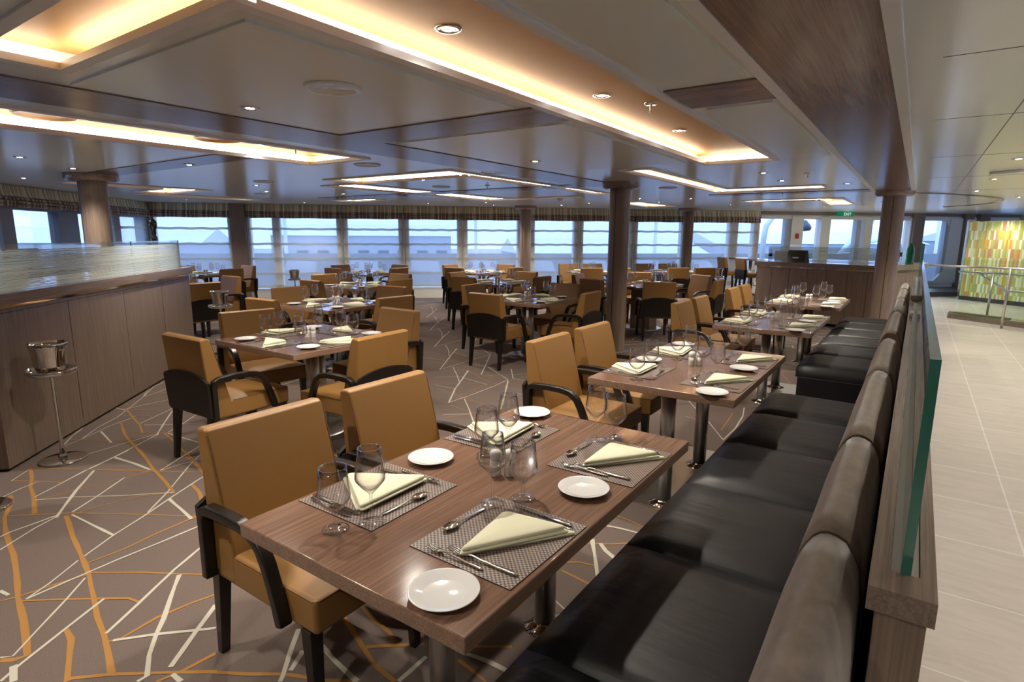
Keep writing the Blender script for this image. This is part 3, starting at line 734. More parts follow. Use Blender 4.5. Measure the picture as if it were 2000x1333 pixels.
# closing walls behind and to the right of the camera
struct(MB().box(-12, 14, -3.2, -3, 0, 2.6).build('wall_rear', M['panel']))
struct(MB().box(18, 18.2, -8, TW + .2, 0, 2.6).build('wall_right', mat('right_wall_paint', (.5, .48, .42), .5), rot=Q))
struct(MB().box(-9, 19, -6.2, -6, 0, 2.6).build('wall_front', M['panel'], rot=Q))
# dark raised plinth under the lobby windows
struct(MB().box(12.6, 18, 13.2, TW, 0, .13).build('trim_2', mat('dark_plinth', (.035, .028, .022), .4), rot=Q))

# ---- outdoors
struct(MB().box(-14, 24, TW + .2, TW + 4.2, -.3, -.05).build('outside_deck', M['deck'], rot=Q))
struct(MB().box(-14, 24, TW + 4.2, TW + 4.32, -.3, .98).build('outside_bulwark', M['cover'], rot=Q))
struct(MB().box(-260, 260, TW + 6, 420, -8.2, -8).build('outside_quay', M['quay'], rot=Q))
struct(MB().box(-400, SL - 3, -120, TW + 6, -8.2, -8).build('outside_quay', M['quay'], rot=Q))
rr = random.Random(5)
def shed(s0, s1, t0, h, label, roof=True, n=9, rot=Q, cat='building'):
    e = empty('warehouse', (*ST((s0 + s1) / 2, t0 + 8), -8)); tag(e, label, cat)
    e.rotation_euler[2] = rot; L = (s1 - s0) / 2
    MB().box(-L, L, -8, 8, 0, h).build('wall', M['shed'], e)
    r = MB(); r.prism([(-8.3, h), (8.3, h), (0, h + 2.2)], -L - .3, L + .3, 'x'); r.build('roof', M['shedroof'], e)
    for i in range(n):
        x = -L + (i + .5) * 2 * L / n; MB().box(x - L / n * .55, x + L / n * .55, -8.06, -7.98, h * .45, h * .72).build('window', M['hull'], e)
shed(-62, -30, 92, 8.2, 'long grey warehouse with snowy roof seen through the left sheers')
shed(-24, 8, 110, 9.4, 'pale warehouse with snowy roof behind the middle of the window wall')
shed(16, 46, 84, 7.0, 'low warehouse seen through the sheers right of the central column')
shed(54, 98, 96, 8.4, 'long warehouse beyond the open windows under the exit sign', n=14)
shed(106, 150, 92, 9.0, 'warehouse beyond the rightmost window', n=12)
# warehouse beyond the left wall window
e_ = empty('warehouse', (*ST(-78, 96), -8)); tag(e_, 'blue grey warehouse with snowy roof seen through the far left window', 'building'); e_.rotation_euler[2] = Q + PI / 2
MB().box(-30, 30, -8, 8, 0, 7.2).build('wall', M['shed'], e_); MB().prism([(-8.3, 7.2), (8.3, 7.2), (0, 9.6)], -30, 30, 'x').build('roof', M['shedroof'], e_)
for i in range(10): MB().box(-27 + i * 6, -24 + i * 6, -8.06, -7.9, 3.2, 5.2).build('window', M['hull'], e_)
# lattice crane
cb_ = MB()
def truss(b, p0, p1, w, n, r):
    P0, P1 = Vector(p0), Vector(p1); d = (P1 - P0).normalized(); a = d.cross(Vector((0, 1, 0))).normalized() * w
    for sg in (-1, 1): b.tube([P0 + a * sg, P1 + a * sg], r, 6)
    for i in range(n):
        q0 = P0.lerp(P1, i / n); q1 = P0.lerp(P1, (i + 1) / n); sg = 1 if i % 2 else -1
        b.tube([q0 + a * sg, q1 - a * sg], r * .7, 5)
truss(cb_, (0, 0, 0), (9, 0, 20), 1.0, 16, .16); truss(cb_, (-2, 0, 3), (3, 0, 9), .8, 6, .14)
cr_ = empty('harbour_crane', (*ST(26.5, 34), -8), Q); tag(cr_, 'pale lattice harbour crane outside the window below the exit sign', 'crane')
cb_.build('lattice_boom', M['crane'], cr_, fix=False); MB().box(-3, 2, -2, 2, 0, 4.2).build('cab', M['crane'], cr_)
for i, (s_, t_, h_, lb) in enumerate(((-9, 46, 13, 'thin pale mast outside behind the left sheers'), (6, 52, 14, 'tall pale mast outside left of the central column'), (19.5, 44, 12, 'pale mast outside right of the central column'), (50, 48, 13.5, 'lamp mast outside the rightmost window'))):
    tag(MB().tube([(0, 0, 0), (0, 0, h_)], .14, 8).build('mast', M['crane'], loc=(*ST(s_, t_), -8)), lb, 'mast')
# bent white davit arm outside the first open window
dv = MB().tube([(0, 0, -.05), (0, 0, 1.5), (.05, 0, 1.9), (.25, 0, 2.2), (.7, 0, 2.35), (1.4, 0, 2.4)], .09, 10)
tag(dv.build('davit_arm', M['crane'], loc=(*ST(11.35, 17.2), 0), rot=Q), 'white bent davit arm standing outside the first uncovered window', 'davit')
hl = MB().lathe([(0, 0), (.16, .02), (.2, .1), (.16, .2), (.1, .26), (.05, .33), (0, .34)], 16)
tag(hl.build('hanging_buoy', M['hull'], loc=(*ST(12.05, 16.2), 1.74)), 'dark round bag hanging outside the second uncovered window', 'bag')
# low covered furniture on the deck
lab = ['leftmost', 'second from left', 'third from left', 'fourth from left', 'fifth from left', 'sixth from left', 'seventh from left', 'rightmost']
for i in range(8):
    c = MB(); s0 = -3.0 + i * 1.75
    c.hexa([(-.5, -.4, 0), (.5, -.4, 0), (.5, .4, 0), (-.5, .4, 0)], [(-.42, -.3, .62), (.42, -.3, .5), (.4, .3, .86), (-.42, .3, .9)])
    tag(c.build('covered_deck_chair', M['cover'], bevel=.06, loc=(*ST(s0, TW + 2.6), -.05), rot=Q), 'covered chair on the outside deck, %s behind the sheers' % lab[i], 'deck chair', 'covered chairs on the outside deck')
# ship superstructure seen outside the left window
hb = MB().prism([(10.1, .9), (12.2, 2.4), (8.5, 2.6), (8.5, .9)], SL - 1.4, SL - 1.3, 'x')
struct(hb.build('outside_hull_plate', M['hull'], rot=Q))

struct(MB().box(14.5, 15.6, TW + .8, TW + 1.2, -.05, 1.2).build('outside_dark_box', M['hull'], rot=Q))  # plain dark box added outside to darken the lower part of the right-hand window

# ================================================================ COLUMNS, BARS, BALUSTRADE
def column(xy, r, label, disc=.24):
    e = empty('column', (*xy, 0)); tag(e, label, 'column')
    b = MB().lathe([(r, 0), (r, ZC)], 32); b.build('shaft', M['panel'], e)
    MB().box(-.004, .004, -r - .002, -r + .01, 0, ZC - .09).build('joint', M['rubber'], e)
    d = MB().lathe([(r, -.085), (disc - .03, -.085), (disc, -.06), (disc, .0)], 40, (0, 0, ZC)); d.build('collar_disc', M['panelc'], e)
    return e
column((-3.31, 7.25), .135, 'round timber-clad column in the middle of the room')
column(ST(-3.73, 7.95), .15, 'round timber-clad column behind the panelled bar on the left', .28)
column((-.37, 10.55), .15, 'round timber-clad column at the corner of the right counter', .26)
column(ST(2.77, 13.7), .13, 'slim timber-clad column before the blinds, left of the central column', .26)
column(ST(6.93, 13.7), .13, 'slim timber-clad column before the blinds, right of the central column', .26)

# ---- left bar
def left_bar():
    e = empty('bar_counter', (0, 0, 0), Q); tag(e, 'long taupe timber-panelled bar counter on the left with a stone top', 'counter')
    S0 = -2.62; T1 = 7.57; T0 = 4.1
    MB().box(S0 - .9, S0, T0, T1, .02, 1.06).build('panelled_body', M['panel'], e)
    MB().box(S0 - .88, S0 - .02, T0 + .02, T1 - .02, 0, .02).build('plinth', M['ebony'], e)
    MB().box(S0 - .012, S0 + .014, T0, T1, 1.062, 1.082).build('chrome_strip', M['chrome'], e)
    j = MB()
    for t in (5.0, 5.9, 6.75): j.box(S0 - .001, S0 + .001, t, t + .005, .08, 1.03)
    j.box(S0 - .001, S0 + .001, T0, T1, 1.03, 1.035); j.build('panel_joint', M['rubber'], e)
    MB().box(S0 - .05, S0 + .035, T0 - .02, T1 + .03, 1.082, 1.16).build('front_rail', M['panelx'], e, bevel=.004)
    MB().box(S0 - .9, S0 - .05, T0, T1, 1.06, 1.13).build('counter_top', mat('pale_stone_top', (.34, .29, .24), .15, coat=.4), e)
    return e
left_bar()
def glass_screen(p0, p1, z0, z1, label, n=26, seams=()):
    """frosted-line glass screen between two room points"""
    a, c = Vector(p0), Vector(p1); L = (c - a).length; ang = math.atan2(c.y - a.y, c.x - a.x)
    e = empty('glass_screen', (a.x, a.y, 0), ang); tag(e, label, 'glass screen')
    MB().box(0, L, -.005, .005, z0, z1).build('pane', M['pane2'], e)
    f = MB()
    for i in range(n):
        z = z0 + .01 + (z1 - z0 - .05) * i / n; h = random.uniform(.005, .009)
        f.box(.0, L, -.0065, -.0055, z, z + h)
    o = f.build('frosted_lines', M['frost'], e, fix=False)
    for s_ in seams: MB().box(s_, s_ + .008, -.006, .006, z0, z1).build('joint', M['gedge'], e)
    MB().box(L - .004, L + .002, -.005, .005, z0, z1).build('edge', M['gedge'], e)
    return e
glass_screen(ST(-2.68, 4.1), ST(-2.68, 7.50), 1.14, 1.475, 'long frosted-line glass screen standing on the panelled bar on the left', 30, (2.2,))
# things on the bar
def peppermill():
    e = empty('pepper_mill', (*ST(-2.9, 7.42), 1.131)); tag(e, 'tall black pepper mill standing behind the glass screen on the bar', 'pepper mill')
    MB().lathe([(.038, 0), (.04, .03), (.03, .08), (.026, .2), (.034, .3), (.037, .36), (.03, .39), (.022, .4)], 20, cap=True).build('body', M['blackobj'], e)
    MB().lathe([(.02, .4), (.028, .43), (.026, .46), (.036, .49), (.042, .52), (.038, .56), (.02, .585), (.008, .59), (.008, .61), (0, .612)], 20).build('head', M['blackobj'], e)
peppermill()
for i, t_ in enumerate((6.62, 6.86, 7.08, 7.28)):
    e = empty('bottle', (*ST(-3.06, t_), 1.13)); tag(e, 'small red-capped bottle behind the bar glass, %s of the four' % ('nearest', 'second', 'third', 'farthest')[i], 'bottle', 'red-capped bottles on the bar')
    MB().lathe([(0, 0), (.024, 0), (.026, .02), (.026, .09), (.012, .125), (.011, .14)], 14).build('body', M['botc'], e)
    MB().cyl((0, 0, .138), .013, .022, 12).build('cap', M['red'], e)
cn = MB().lathe([(.03, 0), (.05, .05), (.09, .09), (.1, .1)], 20)
tag(cn.build('glass_bowl', M['glass'], loc=(*ST(-3.25, 7.0), 1.131)), 'clear glass bowl on the bar beside the pepper mill', 'bowl')
# lit timber service shelf behind the bar
tag(MB().box(-4.1, -3.55, 3.6, 6.2, 0, 1.22).build('service_cabinet', M['panel'], rot=Q), 'pale timber service cabinet behind the bar under the leftmost column', 'cabinet')
for i, (a, b_2) in enumerate(((6.9, 7.65), (7.85, 8.5))):
    tag(MB().box(-4.75, -4.68, a, b_2, .55, 1.36).build('high_chair_back', M['blackobj'], bevel=.03, rot=Q), 'black upholstered high seat back beyond the bar glass, %s' % ('nearer the left edge' if i == 0 else 'nearer the leftmost column'), 'chair')

# ---- right counter (angled, meets the column)
def right_counter():
    P = [(-2.51, 11.9), (-.49, 11.15), (-.10, 12.2), (.15, 13.2), (-1.9, 13.9)]
    e = empty('service_counter', (0, 0, 0)); tag(e, 'angled timber-panelled service counter behind the rearmost banquette table', 'counter')
    MB().prism(P, .06, 1.0, 'z').build('panelled_body', M['panel'], e)
    MB().prism([(-2.515, 11.885), (-.487, 11.132), (-.082, 12.2), (.17, 13.21), (-1.905, 13.92)], 1.0, 1.02, 'z').build('chrome_strip', M['chrome'], e)
    O = [(-2.56, 11.88), (-.48, 11.10), (-.04, 12.2), (.2, 13.22), (-1.94, 13.94)]
    MB().prism(O, 1.02, 1.10, 'z').build('counter_top', M['panelc'], e)
    j = MB(); a, c = Vector(P[0]), Vector(P[1])
    for k in (.14, .3, .46, .62, .78, .93):
        q = a.lerp(c, k); j.box(q.x, q.x + .005, q.y - .006, q.y + .01, .08, .98)
    j.build('panel_joint', M['rubber'], e)
right_counter()
glass_screen((-2.38, 12.18), (-.50, 11.48), 1.10, 1.42, 'frosted-line glass screen standing on the right service counter', 24)
e = empty('menu_box', (-1.80, 11.80, 1.10), R(-20)); tag(e, 'black tilted menu holder behind the glass of the right counter', 'menu holder')
MB().hexa([(-.17, -.1, 0), (.17, -.1, 0), (.17, .1, 0), (-.17, .1, 0)], [(-.17, -.02, .22), (.17, -.02, .22), (.17, .02, .22), (-.17, .02, .22)]).build('body', M['blackobj'], e)
MB().hexa([(-.055, -.079, .075), (.055, -.079, .075), (.055, -.072, .075), (-.055, -.072, .075)], [(-.055, -.073, .095), (.055, -.073, .095), (.055, -.066, .095), (-.055, -.066, .095)]).build('plate', M['steel'], e)
def bottle(loc, m, cap, h, r, label, band=None):
    e = empty('bottle', loc); tag(e, label, 'bottle')
    MB().lathe([(0, 0), (r * .9, 0), (r, .02), (r, h * .25), (r * .93, h * .3), (r, h * .35), (r, h * .62), (r * .8, h * .78), (r * .32, h * .92), (r * .3, h * .95)], 20).build('body', m, e)
    MB().cyl((0, 0, h * .94), r * .34, h * .06, 12).build('cap', cap, e)
    if band: MB().cyl((0, 0, h * .38), r * 1.01, h * .2, 20).build('label', band, e)
bottle((-.27, 12.0, 1.10), M['botc'], M['red'], .36, .062, 'large clear bottle with dark label on the counter right of the column', M['blackobj'])
bottle((-.10, 12.42, 1.10), M['botg'], mat('dark_green_cap', (.01, .12, .07), .4), .37, .065, 'large green bottle on the counter right of the column')
bottle((-2.32, 12.05, 1.10), M['botc'], M['trimw'], .25, .035, 'small clear bottle with black label at the left end of the right counter', M['blackobj'])
tag(MB().box(8.1, 8.5, 11.5, 11.8, 0, 1.25).build('service_cabinet', M['panel'], rot=Q), 'small timber cabinet showing left of the right counter glass', 'cabinet')

# ---- booth wall with glass
def booth_wall(y0, y1, zc, label, end=True):
    e = empty('low_partition', (.04, y0, 0)); tag(e, label, 'partition')
    L = y1 - y0
    MB().box(-.035, .035, .012, L - .01, 0, zc - .045).build('body', M['panel'], e, bevel=.002)
    c = MB().box(-.048, -.02, 0, L, zc - .042, zc); c.box(.022, .044, 0, L, zc - .042, zc); c.box(-.02, .022, 0, .07, zc - .042, zc); c.box(-.02, .022, .07, L, zc - .042, zc - .02)
    c.build('cap_rail', M['panelx'], e)
    MB().box(-.019, .021, .07, L, zc - .019, zc - .012).build('glass_channel', M['steel'], e)
booth_wall(1.02, 6.2, 1.0, 'long low timber partition behind the banquettes, nearest the camera')
booth_wall(6.22, 9.4, 1.05, 'farther low timber partition behind the second banquette')
def pane(y0, y1, z0, z1, label):
    b = MB(); x0, x1 = .034, .049
    b.box(x0, x1, y0, y1, z0, z1)
    o = b.build('glass_balustrade', [M['pane2'], M['gedge']], loc=None)
    for p in o.data.polygons:
        if abs(p.normal.x) < .5: p.material_index = 1
    tag(o, label, 'glass panel')
pane(1.09, 6.1, .985, 1.365, 'long clear glass panel with green edge on the near partition')
pane(6.4, 9.3, 1.03, 1.50, 'taller glass panel on the farther partition')
ck_ = MB()
for y in (4.9, 8.2):
    for x in (.012, .072): ck_.cyl((x, y, 1.0), .01, .05, 10)
tag(ck_.build('glass_clamp', M['chrome']), 'small chrome clamps holding the partition glass', 'clamp')

# ---- lit mosaic wall and stair balustrades on the right
mo = empty('mosaic_wall', (0, 0, 0), Q); tag(mo, 'tall wall of green, white and orange glass mosaic slips behind the stair rail', 'mosaic wall')
MB().box(14.0, 14.12, 5.0, 12.56, .1, 1.97).build('mosaic_face', M['mosaic'], mo)
MB().box(13.98, 14.14, 4.98, 12.58, 0, .1).build('plinth', M['rubber'], mo); MB().box(13.97, 14.14, 12.56, 12.62, 0, 2.02).build('edge_post', M['chrome'], mo)
def rail_run(P, z, r, name, label, posts=(), glass=None, slope=None):
    e = empty(name, (P[0][0], P[0][1], 0)); tag(e, label, 'handrail')
    o = Vector((P[0][0], P[0][1], 0))
    MB().tube([Vector((*p, z)) - o for p in P], r, 10).build('rail', M['steel'], e)
    for q in posts: MB().cyl((q[0] - o.x, q[1] - o.y, 0), .02, z, 12).build('post', M['steel'], e)
    if slope: MB().tube([Vector(p) - o for p in slope], r, 10).build('sloping_rail', M['steel'], e)
    if glass:
        a, c, g0, g1 = glass; a = Vector(a); c = Vector(c); n = (c - a).normalized(); n = Vector((-n.y, n.x)) * .006
        b = MB(); b.hexa([(a.x - o.x, a.y - o.y, g0), (c.x - o.x, c.y - o.y, g0), (c.x + n.x - o.x, c.y + n.y - o.y, g0), (a.x + n.x - o.x, a.y + n.y - o.y, g0)],
                         [(a.x - o.x, a.y - o.y, g1), (c.x - o.x, c.y - o.y, g1), (c.x + n.x - o.x, c.y + n.y - o.y, g1), (a.x + n.x - o.x, a.y + n.y - o.y, g1)])
        b.build('glass', M['pane2'], e)
    return e
rail_run([(.07, 13.9), (.95, 13.35), (2.6, 12.4)], 1.04, .02, 'stair_handrail', 'straight steel handrail running from the counter to the right edge', ((.13, 13.88), (1.35, 13.1)), ((.10, 13.95), (2.6, 12.45), .06, .98))
rail_run([(.72, 14.55), (1.1, 14.35), (2.9, 12.95)], .90, .022, 'stair_handrail', 'steel handrail with a sloping branch above the low timber kerb', ((1.22, 14.15), (2.2, 13.35)), ((.74, 14.5), (2.95, 12.85), .10, 1.15), [(1.02, 14.4, .90), (1.42, 13.97, .60), (2.9, 12.9, .60)])
e = empty('stair_kerb', (0, 0, 0)); tag(e, 'low timber kerb with a green gravel bed beneath the stair glass', 'kerb')
kb = MB().prism([(.66, 14.55), (.62, 14.2), (2.9, 12.35), (2.98, 12.8)], 0, .10, 'z'); kb.build('kerb_body', M['panelc'], e)
MB().prism([(.72, 14.48), (.70, 14.28), (1.5, 13.66), (1.55, 13.86)], .10, .112, 'z').build('gravel_bed', M['plant'], e)

# ================================================================ BENCHES
def bench(y0, y1, seams, bseams, back0, back1, label):
    e = empty('banquette_bench', (0, y0, 0)); tag(e, label, 'bench')
    MB().box(-.70, -.04, .0, y1 - y0, .0, .12).build('plinth', M['ebony'], e)
    MB().box(-.745, -.04, 0, y1 - y0, .12, .36).build('base', M['black'], e, bevel=.012)
    S = [y0] + list(seams) + [y1]
    for a, b_2 in zip(S, S[1:]):
        n = 8; vs = []; fs = []; X0, X1 = -.76, -.12; nx = 8
        for j in range(n + 1):
            for i in range(nx + 1):
                u, v = i / nx, j / n; eu = 1 - (2 * u - 1) ** 8; ev = 1 - (2 * v - 1) ** 10
                z = .452 + .022 * eu * ev + .0018 * math.sin(v * 17 + u * 4 + a * 3) * ev
                if i == 0: z = .44
                vs.append((X0 + (X1 - X0) * u, a + .002 + (b_2 - a - .004) * v - y0, z))
        for j in range(n):
            for i in range(nx): k = j * (nx + 1) + i; fs.append((k, k + 1, k + nx + 2, k + nx + 1))
        b = MB().add(vs, fs, 0, True)
        lo = [(X0, a + .002 - y0, .355), (X1, a + .002 - y0, .355), (X1, b_2 - .002 - y0, .355), (X0, b_2 - .002 - y0, .355)]
        for r0 in (0, 1):
            row = [k * (nx + 1) + (0 if r0 == 0 else nx) for k in range(n + 1)]
            q = [vs[k] for k in row]; x = X0 if r0 == 0 else X1
            b.add(q + [(x, p[1], .355) for p in q], [(i, i + 1, i + n + 2, i + n + 1) for i in range(n)], 0, True)
        for r0 in (0, n):
            q = [vs[r0 * (nx + 1) + k] for k in range(nx + 1)]
            b.add(q + [(p[0], p[1], .355) for p in q], [(i, i + 1, i + nx + 2, i + nx + 1) for i in range(nx)], 0, True)
        b.build('seat_cushion', M['black'], e)
    # upright cushions
    S = [back0] + list(bseams) + [back1]
    prof = [(-.224, .455), (-.212, .52), (-.190, .62), (-.163, .76), (-.145, .87), (-.130, .93), (-.106, .968), (-.080, .976), (-.045, .96), (-.022, .90), (-.015, .75), (-.015, .455)]
    if len(prof) < 20:      # round the profile off (corner cutting)
        q = [prof[0]]
        for p0, p1 in zip(prof, prof[1:]):
            q += [(p0[0] * .75 + p1[0] * .25, p0[1] * .75 + p1[1] * .25), (p0[0] * .25 + p1[0] * .75, p0[1] * .25 + p1[1] * .75)]
        prof = q + [prof[-1]]
    for a, b_2 in zip(S, S[1:]):
        n = 7; vs = []; fs = []; m = len(prof)
        for j in range(n + 1):
            v = j / n; k = 1 - .006 * (abs(2 * v - 1) ** 7)
            for (x, z) in prof: vs.append((-.02 + (x + .02) * (.992 if j in (0, n) else 1) * 1.0, a + .002 + (b_2 - a - .004) * v - y0, .455 + (z - .455) * k + .004 * math.sin(v * 9 + a)))
        for j in range(n):
            for i in range(m): q = j * m + i; q2 = j * m + (i + 1) % m; fs.append((q, q2, q2 + m, q + m))
        b = MB().add(vs, fs, 0, True); b.add(vs[:m], [list(range(m))], 0); b.add(vs[-m:], [list(range(m))[::-1]], 0)
        b.build('back_cushion', M['velvet'], e)
bench(-.75, 4.38, (-.12, .53, 1.17, 1.83, 2.49, 3.15, 3.79), (.5, 1.23, 1.93, 3.0), -.75, 4.02, 'near black leather banquette with brown velvet back cushions')
bench(5.43, 9.25, (6.07, 6.7, 7.3, 7.95, 8.6), (5.5, 6.8, 8.1), 4.26, 9.2, 'far black leather banquette with brown velvet back cushions')

# ================================================================ CHAIRS
def chair_proto():
    e = empty('dining_armchair')
    s = MB().box(-.238, .238, -.26, .31, .335, .455); st_ = s.build('seat', M['tan'], e, bevel=.016, seg=3)
    c = MB(); n = 8; vs = []
    for j in range(n + 1):
        for i in range(n + 1):
            u, v = i / n, j / n; k = (1 - (2 * u - 1) ** 6) * (1 - (2 * v - 1) ** 6)
            vs.append((-.232 + .464 * u, -.14 + .445 * v, .452 + .022 * k))
    c.add(vs, [(j * (n + 1) + i, j * (n + 1) + i + 1, (j + 1) * (n + 1) + i + 1, (j + 1) * (n + 1) + i) for j in range(n) for i in range(n)], 0, True)
    c.build('seat_pad', M['tan'], st_)
    pp = MB().tube([(-.236, -.12, .449), (-.236, .296, .449), (-.222, .308, .449), (.222, .308, .449), (.236, .296, .449), (.236, -.12, .449)], .0028, 6)
    pp.build('piping', M['tan2'], st_, fix=False)
    prof = [(-.272, .345), (-.312, .875), (-.305, .888), (-.262, .892), (-.243, .878), (-.150, .52), (-.132, .455), (-.13, .345)]
    b = MB(); x0 = .24
    b.add([(-x0, p[0], p[1]) for p in prof] + [(x0, p[0], p[1]) for p in prof], [list(range(8)), [i + 8 for i in range(8)][::-1]] + [(i, i + 8, (i + 1) % 8 + 8, (i + 1) % 8) for i in range(8)])
    bk = b.build('backrest', M['tan'], e, bevel=.013, seg=3)
    for sg in (-1, 1):
        MB().tube([(sg * .2375, p[0], p[1]) for p in ((-.152, .50), (-.170, .58), (-.200, .70), (-.228, .81), (-.245, .868))], .0028, 6).build('piping', M['tan2'], bk, fix=False)
    # dark shell round the lower back, arched top edge
    sh = MB(); n = 14; f0 = []; f1 = []
    for i in range(n + 1):
        x = -.268 + .536 * i / n; top = .615 + .044 * (1 - (x / .268) ** 2)
        if i in (0, n): top -= .01
        f0.append((x, top))
    vs = []
    for x, top in f0:
        for z in (.365, top):
            y = -.277 - (z - .345) * .075
            vs += [(x, y - .014, z), (x, y + .006, z)]
    fs = []
    for i in range(n):
        a = i * 4; c4 = a + 4
        fs += [(a, a + 2, c4 + 2, c4), (a + 1, c4 + 1, c4 + 3, a + 3), (a + 2, a + 3, c4 + 3, c4 + 2), (a, c4, c4 + 1, a + 1)]
    fs += [(0, 1, 3, 2), (n * 4, n * 4 + 2, n * 4 + 3, n * 4 + 1)]
    sh.add(vs, fs); sh.build('back_shell', M['ebony'], bk)
    arm = [(-.262, .345), (-.262, .575), (-.252, .600), (-.225, .612), (-.12, .618), (-.02, .616), (.04, .604), (.085, .572), (.115, .52), (.140, .46), (.160, .40), (.178, .335)]
    for sg in (-1, 1):
        xs = sorted((sg * .239, sg * .282))
        MB().band(arm, .036, xs[0], xs[1]).build('armrest', M['ebony'], e, bevel=.006)
        def leg(y0, y1, yt, z1, w0, w1):
            x = sg * .218
            return MB().hexa([(x - w1, yt - w1, 0), (x + w1, yt - w1, 0), (x + w1, yt + w1, 0), (x - w1, yt + w1, 0)], [(x - w0, y0, z1), (x + w0, y0, z1), (x + w0, y1, z1), (x - w0, y1, z1)])
        leg(-.285, -.235, -.300, .37, .024, .016).build('leg', M['ebony'], e, bevel=.003)
        leg(.235, .285, .268, .34, .024, .016).build('leg', M['ebony'], e, bevel=.003)
    return proto(e)
CHAIR = chair_proto()
def put_chair(x, y, facing, label, group):
    """facing = angle of the sitter's gaze, 0 = +X"""
    place(CHAIR, (x, y, 0), facing - PI / 2, label, 'chair', group)

def stool_proto():
    e = empty('bar_stool')
    MB().box(-.19, .19, -.18, .2, .64, .74).build('seat', M['tan'], e, bevel=.015)
    MB().hexa([(-.19, -.22, .72), (.19, -.22, .72), (.19, -.14, .72), (-.19, -.14, .72)], [(-.19, -.27, 1.07), (.19, -.27, 1.07), (.19, -.21, 1.07), (-.19, -.21, 1.07)]).build('backrest', M['tan'], e, bevel=.014)
    MB().box(-.195, .195, -.245, -.18, .60, .82).build('back_shell', M['ebony'], e, bevel=.006)
    for sx in (-1, 1):
        for y0, y1 in ((-.2, -.26), (.17, .19)):
            MB().hexa([(sx * .17 - .014, y1 - .014, 0), (sx * .17 + .014, y1 - .014, 0), (sx * .17 + .014, y1 + .014, 0), (sx * .17 - .014, y1 + .014, 0)],
                      [(sx * .165 - .02, y0 - .02, .64), (sx * .165 + .02, y0 - .02, .64), (sx * .165 + .02, y0 + .02, .64), (sx * .165 - .02, y0 + .02, .64)]).build('leg', M['ebony'], e)
    b = MB().box(-.17, .17, -.25, -.23, .24, .26).box(-.17, .17, .17, .19, .24, .26).box(-.18, -.16, -.24, .18, .24, .26).box(.16, .18, -.24, .18, .24, .26)
    b.build('footrest', M['ebony'], e)
    return proto(e)
STOOL = stool_proto()
for i, t_ in enumerate((12.95, 12.15, 11.3)):
    place(STOOL, (*ST(7.72, t_), 0), Q - PI / 2, 'tall tan leather bar stool by the right windows, %s' % ('leftmost of the row', 'middle of the row', 'rightmost, half behind the counter')[i], 'bar stool', 'bar stools by the right windows')
e = empty('high_table', (0, 0, 0), Q); tag(e, 'narrow high bar table in front of the bar stools', 'table')
MB().box(8.05, 8.5, 11.9, 13.6, 1.0, 1.04).build('tabletop', M['table'], e); MB().cyl((8.28, 12.2, 0), .04, 1.0).build('leg', M['steel'], e); MB().cyl((8.28, 13.0, 0), .04, 1.0).build('leg', M['steel'], e)

# ================================================================ TABLES
TZ = .75
def top_mesh(hx, hy):
    b = MB(); b.box(-hx, hx, -hy, hy, TZ - .042, TZ, 0); return b
def booth_table(y, half, legs, label):
    e = empty('dining_table', (-1.075, y, 0)); tag(e, label, 'table')
    o = top_mesh(.41, half).build('tabletop', [M['table'], M['tableedge']], e, bevel=.004)
    for p in o.data.polygons:
        if abs(p.normal.z) < .5: p.material_index = 1
    for q in legs:
        lg_ = MB().cyl((0, q - y, .0), .042, TZ - .042, 24).build('leg', M['steel'], e)
        MB().lathe([(.043, .03), (.05, .02), (.085, .012), (.088, 0)], 28, (0, q - y, 0)).build('foot_flange', M['chrome'], lg_)
    if y > 2: MB().box(-.32, .3, -.55, .55, .0, .008).build('base_plate', M['steel'], e)
    return e
BT = [('front banquette table', 1.495, .70, (1.18, 1.79)), ('second banquette table', 3.575, .675, (3.12, 3.80)),
      ('third banquette table', 6.05, .67, (5.72, 6.38)), ('rearmost banquette table', 8.2, .64, (7.9, 8.5))]
for nm, y, h, lg in BT:
    booth_table(y, h, lg, 'rectangular walnut dining table on steel legs, the %s' % nm)
def square_proto():
    e = empty('dining_table')
    o = top_mesh(.5, .5).build('tabletop', [M['table'], M['tableedge']], e, bevel=.004)
    for p in o.data.polygons:
        if abs(p.normal.z) < .5: p.material_index = 1
    for x, y in ((-.075, .03), (.075, -.03), (0, .09)):
        MB().cyl((x, y, .012), .032, TZ - .054, 20).build('leg', M['steel'], e)
    MB().lathe([(0, .014), (.26, .012), (.27, 0)], 36).build('foot_plate', M['steel'], e)
    return proto(e)
SQ = square_proto()
SQT = [('nearest left-row square table', -3.87, 2.77), ('second left-row square table', -5.60, 4.39),
       ('third left-row square table', -7.36, 6.25), ('last left-row square table', -9.68, 8.48),
       ('nearest middle-row square table', -4.09, 6.23), ('second middle-row square table', -6.0, 8.17),
       ('last middle-row square table', -7.93, 10.2),
       ('square table past the end of the bar', -9.0, 4.1), ('square table in the far left corner', -11.85, 6.1)]
for nm, x, y in SQT:
    place(SQ, (x, y, 0), 0, 'walnut dining table on steel pedestal, the %s' % nm, 'table')
# tables turned to face the windows, and the round one
WT = [('window table behind central column', *ST(4.15, 12.75)), ('window table by slim right column', *ST(6.1, 12.7))]
for nm, x, y in WT:
    place(SQ, (x, y, 0), Q, 'walnut dining table on steel pedestal, the %s' % nm, 'table')
RX, RY = -3.72, 9.28
e = empty('round_table', (RX, RY, 0)); tag(e, 'round walnut dining table on a timber pedestal behind the central column', 'table')
MB().cyl((0, 0, TZ - .04), .62, .04, 56).build('tabletop', M['table'], e, bevel=.004); MB().box(-.17, .17, -.17, .17, .02, TZ - .04).build('pedestal', M['panel'], e); MB().cyl((0, 0, 0), .3, .02, 32).build('foot_plate', M['steel'], e)

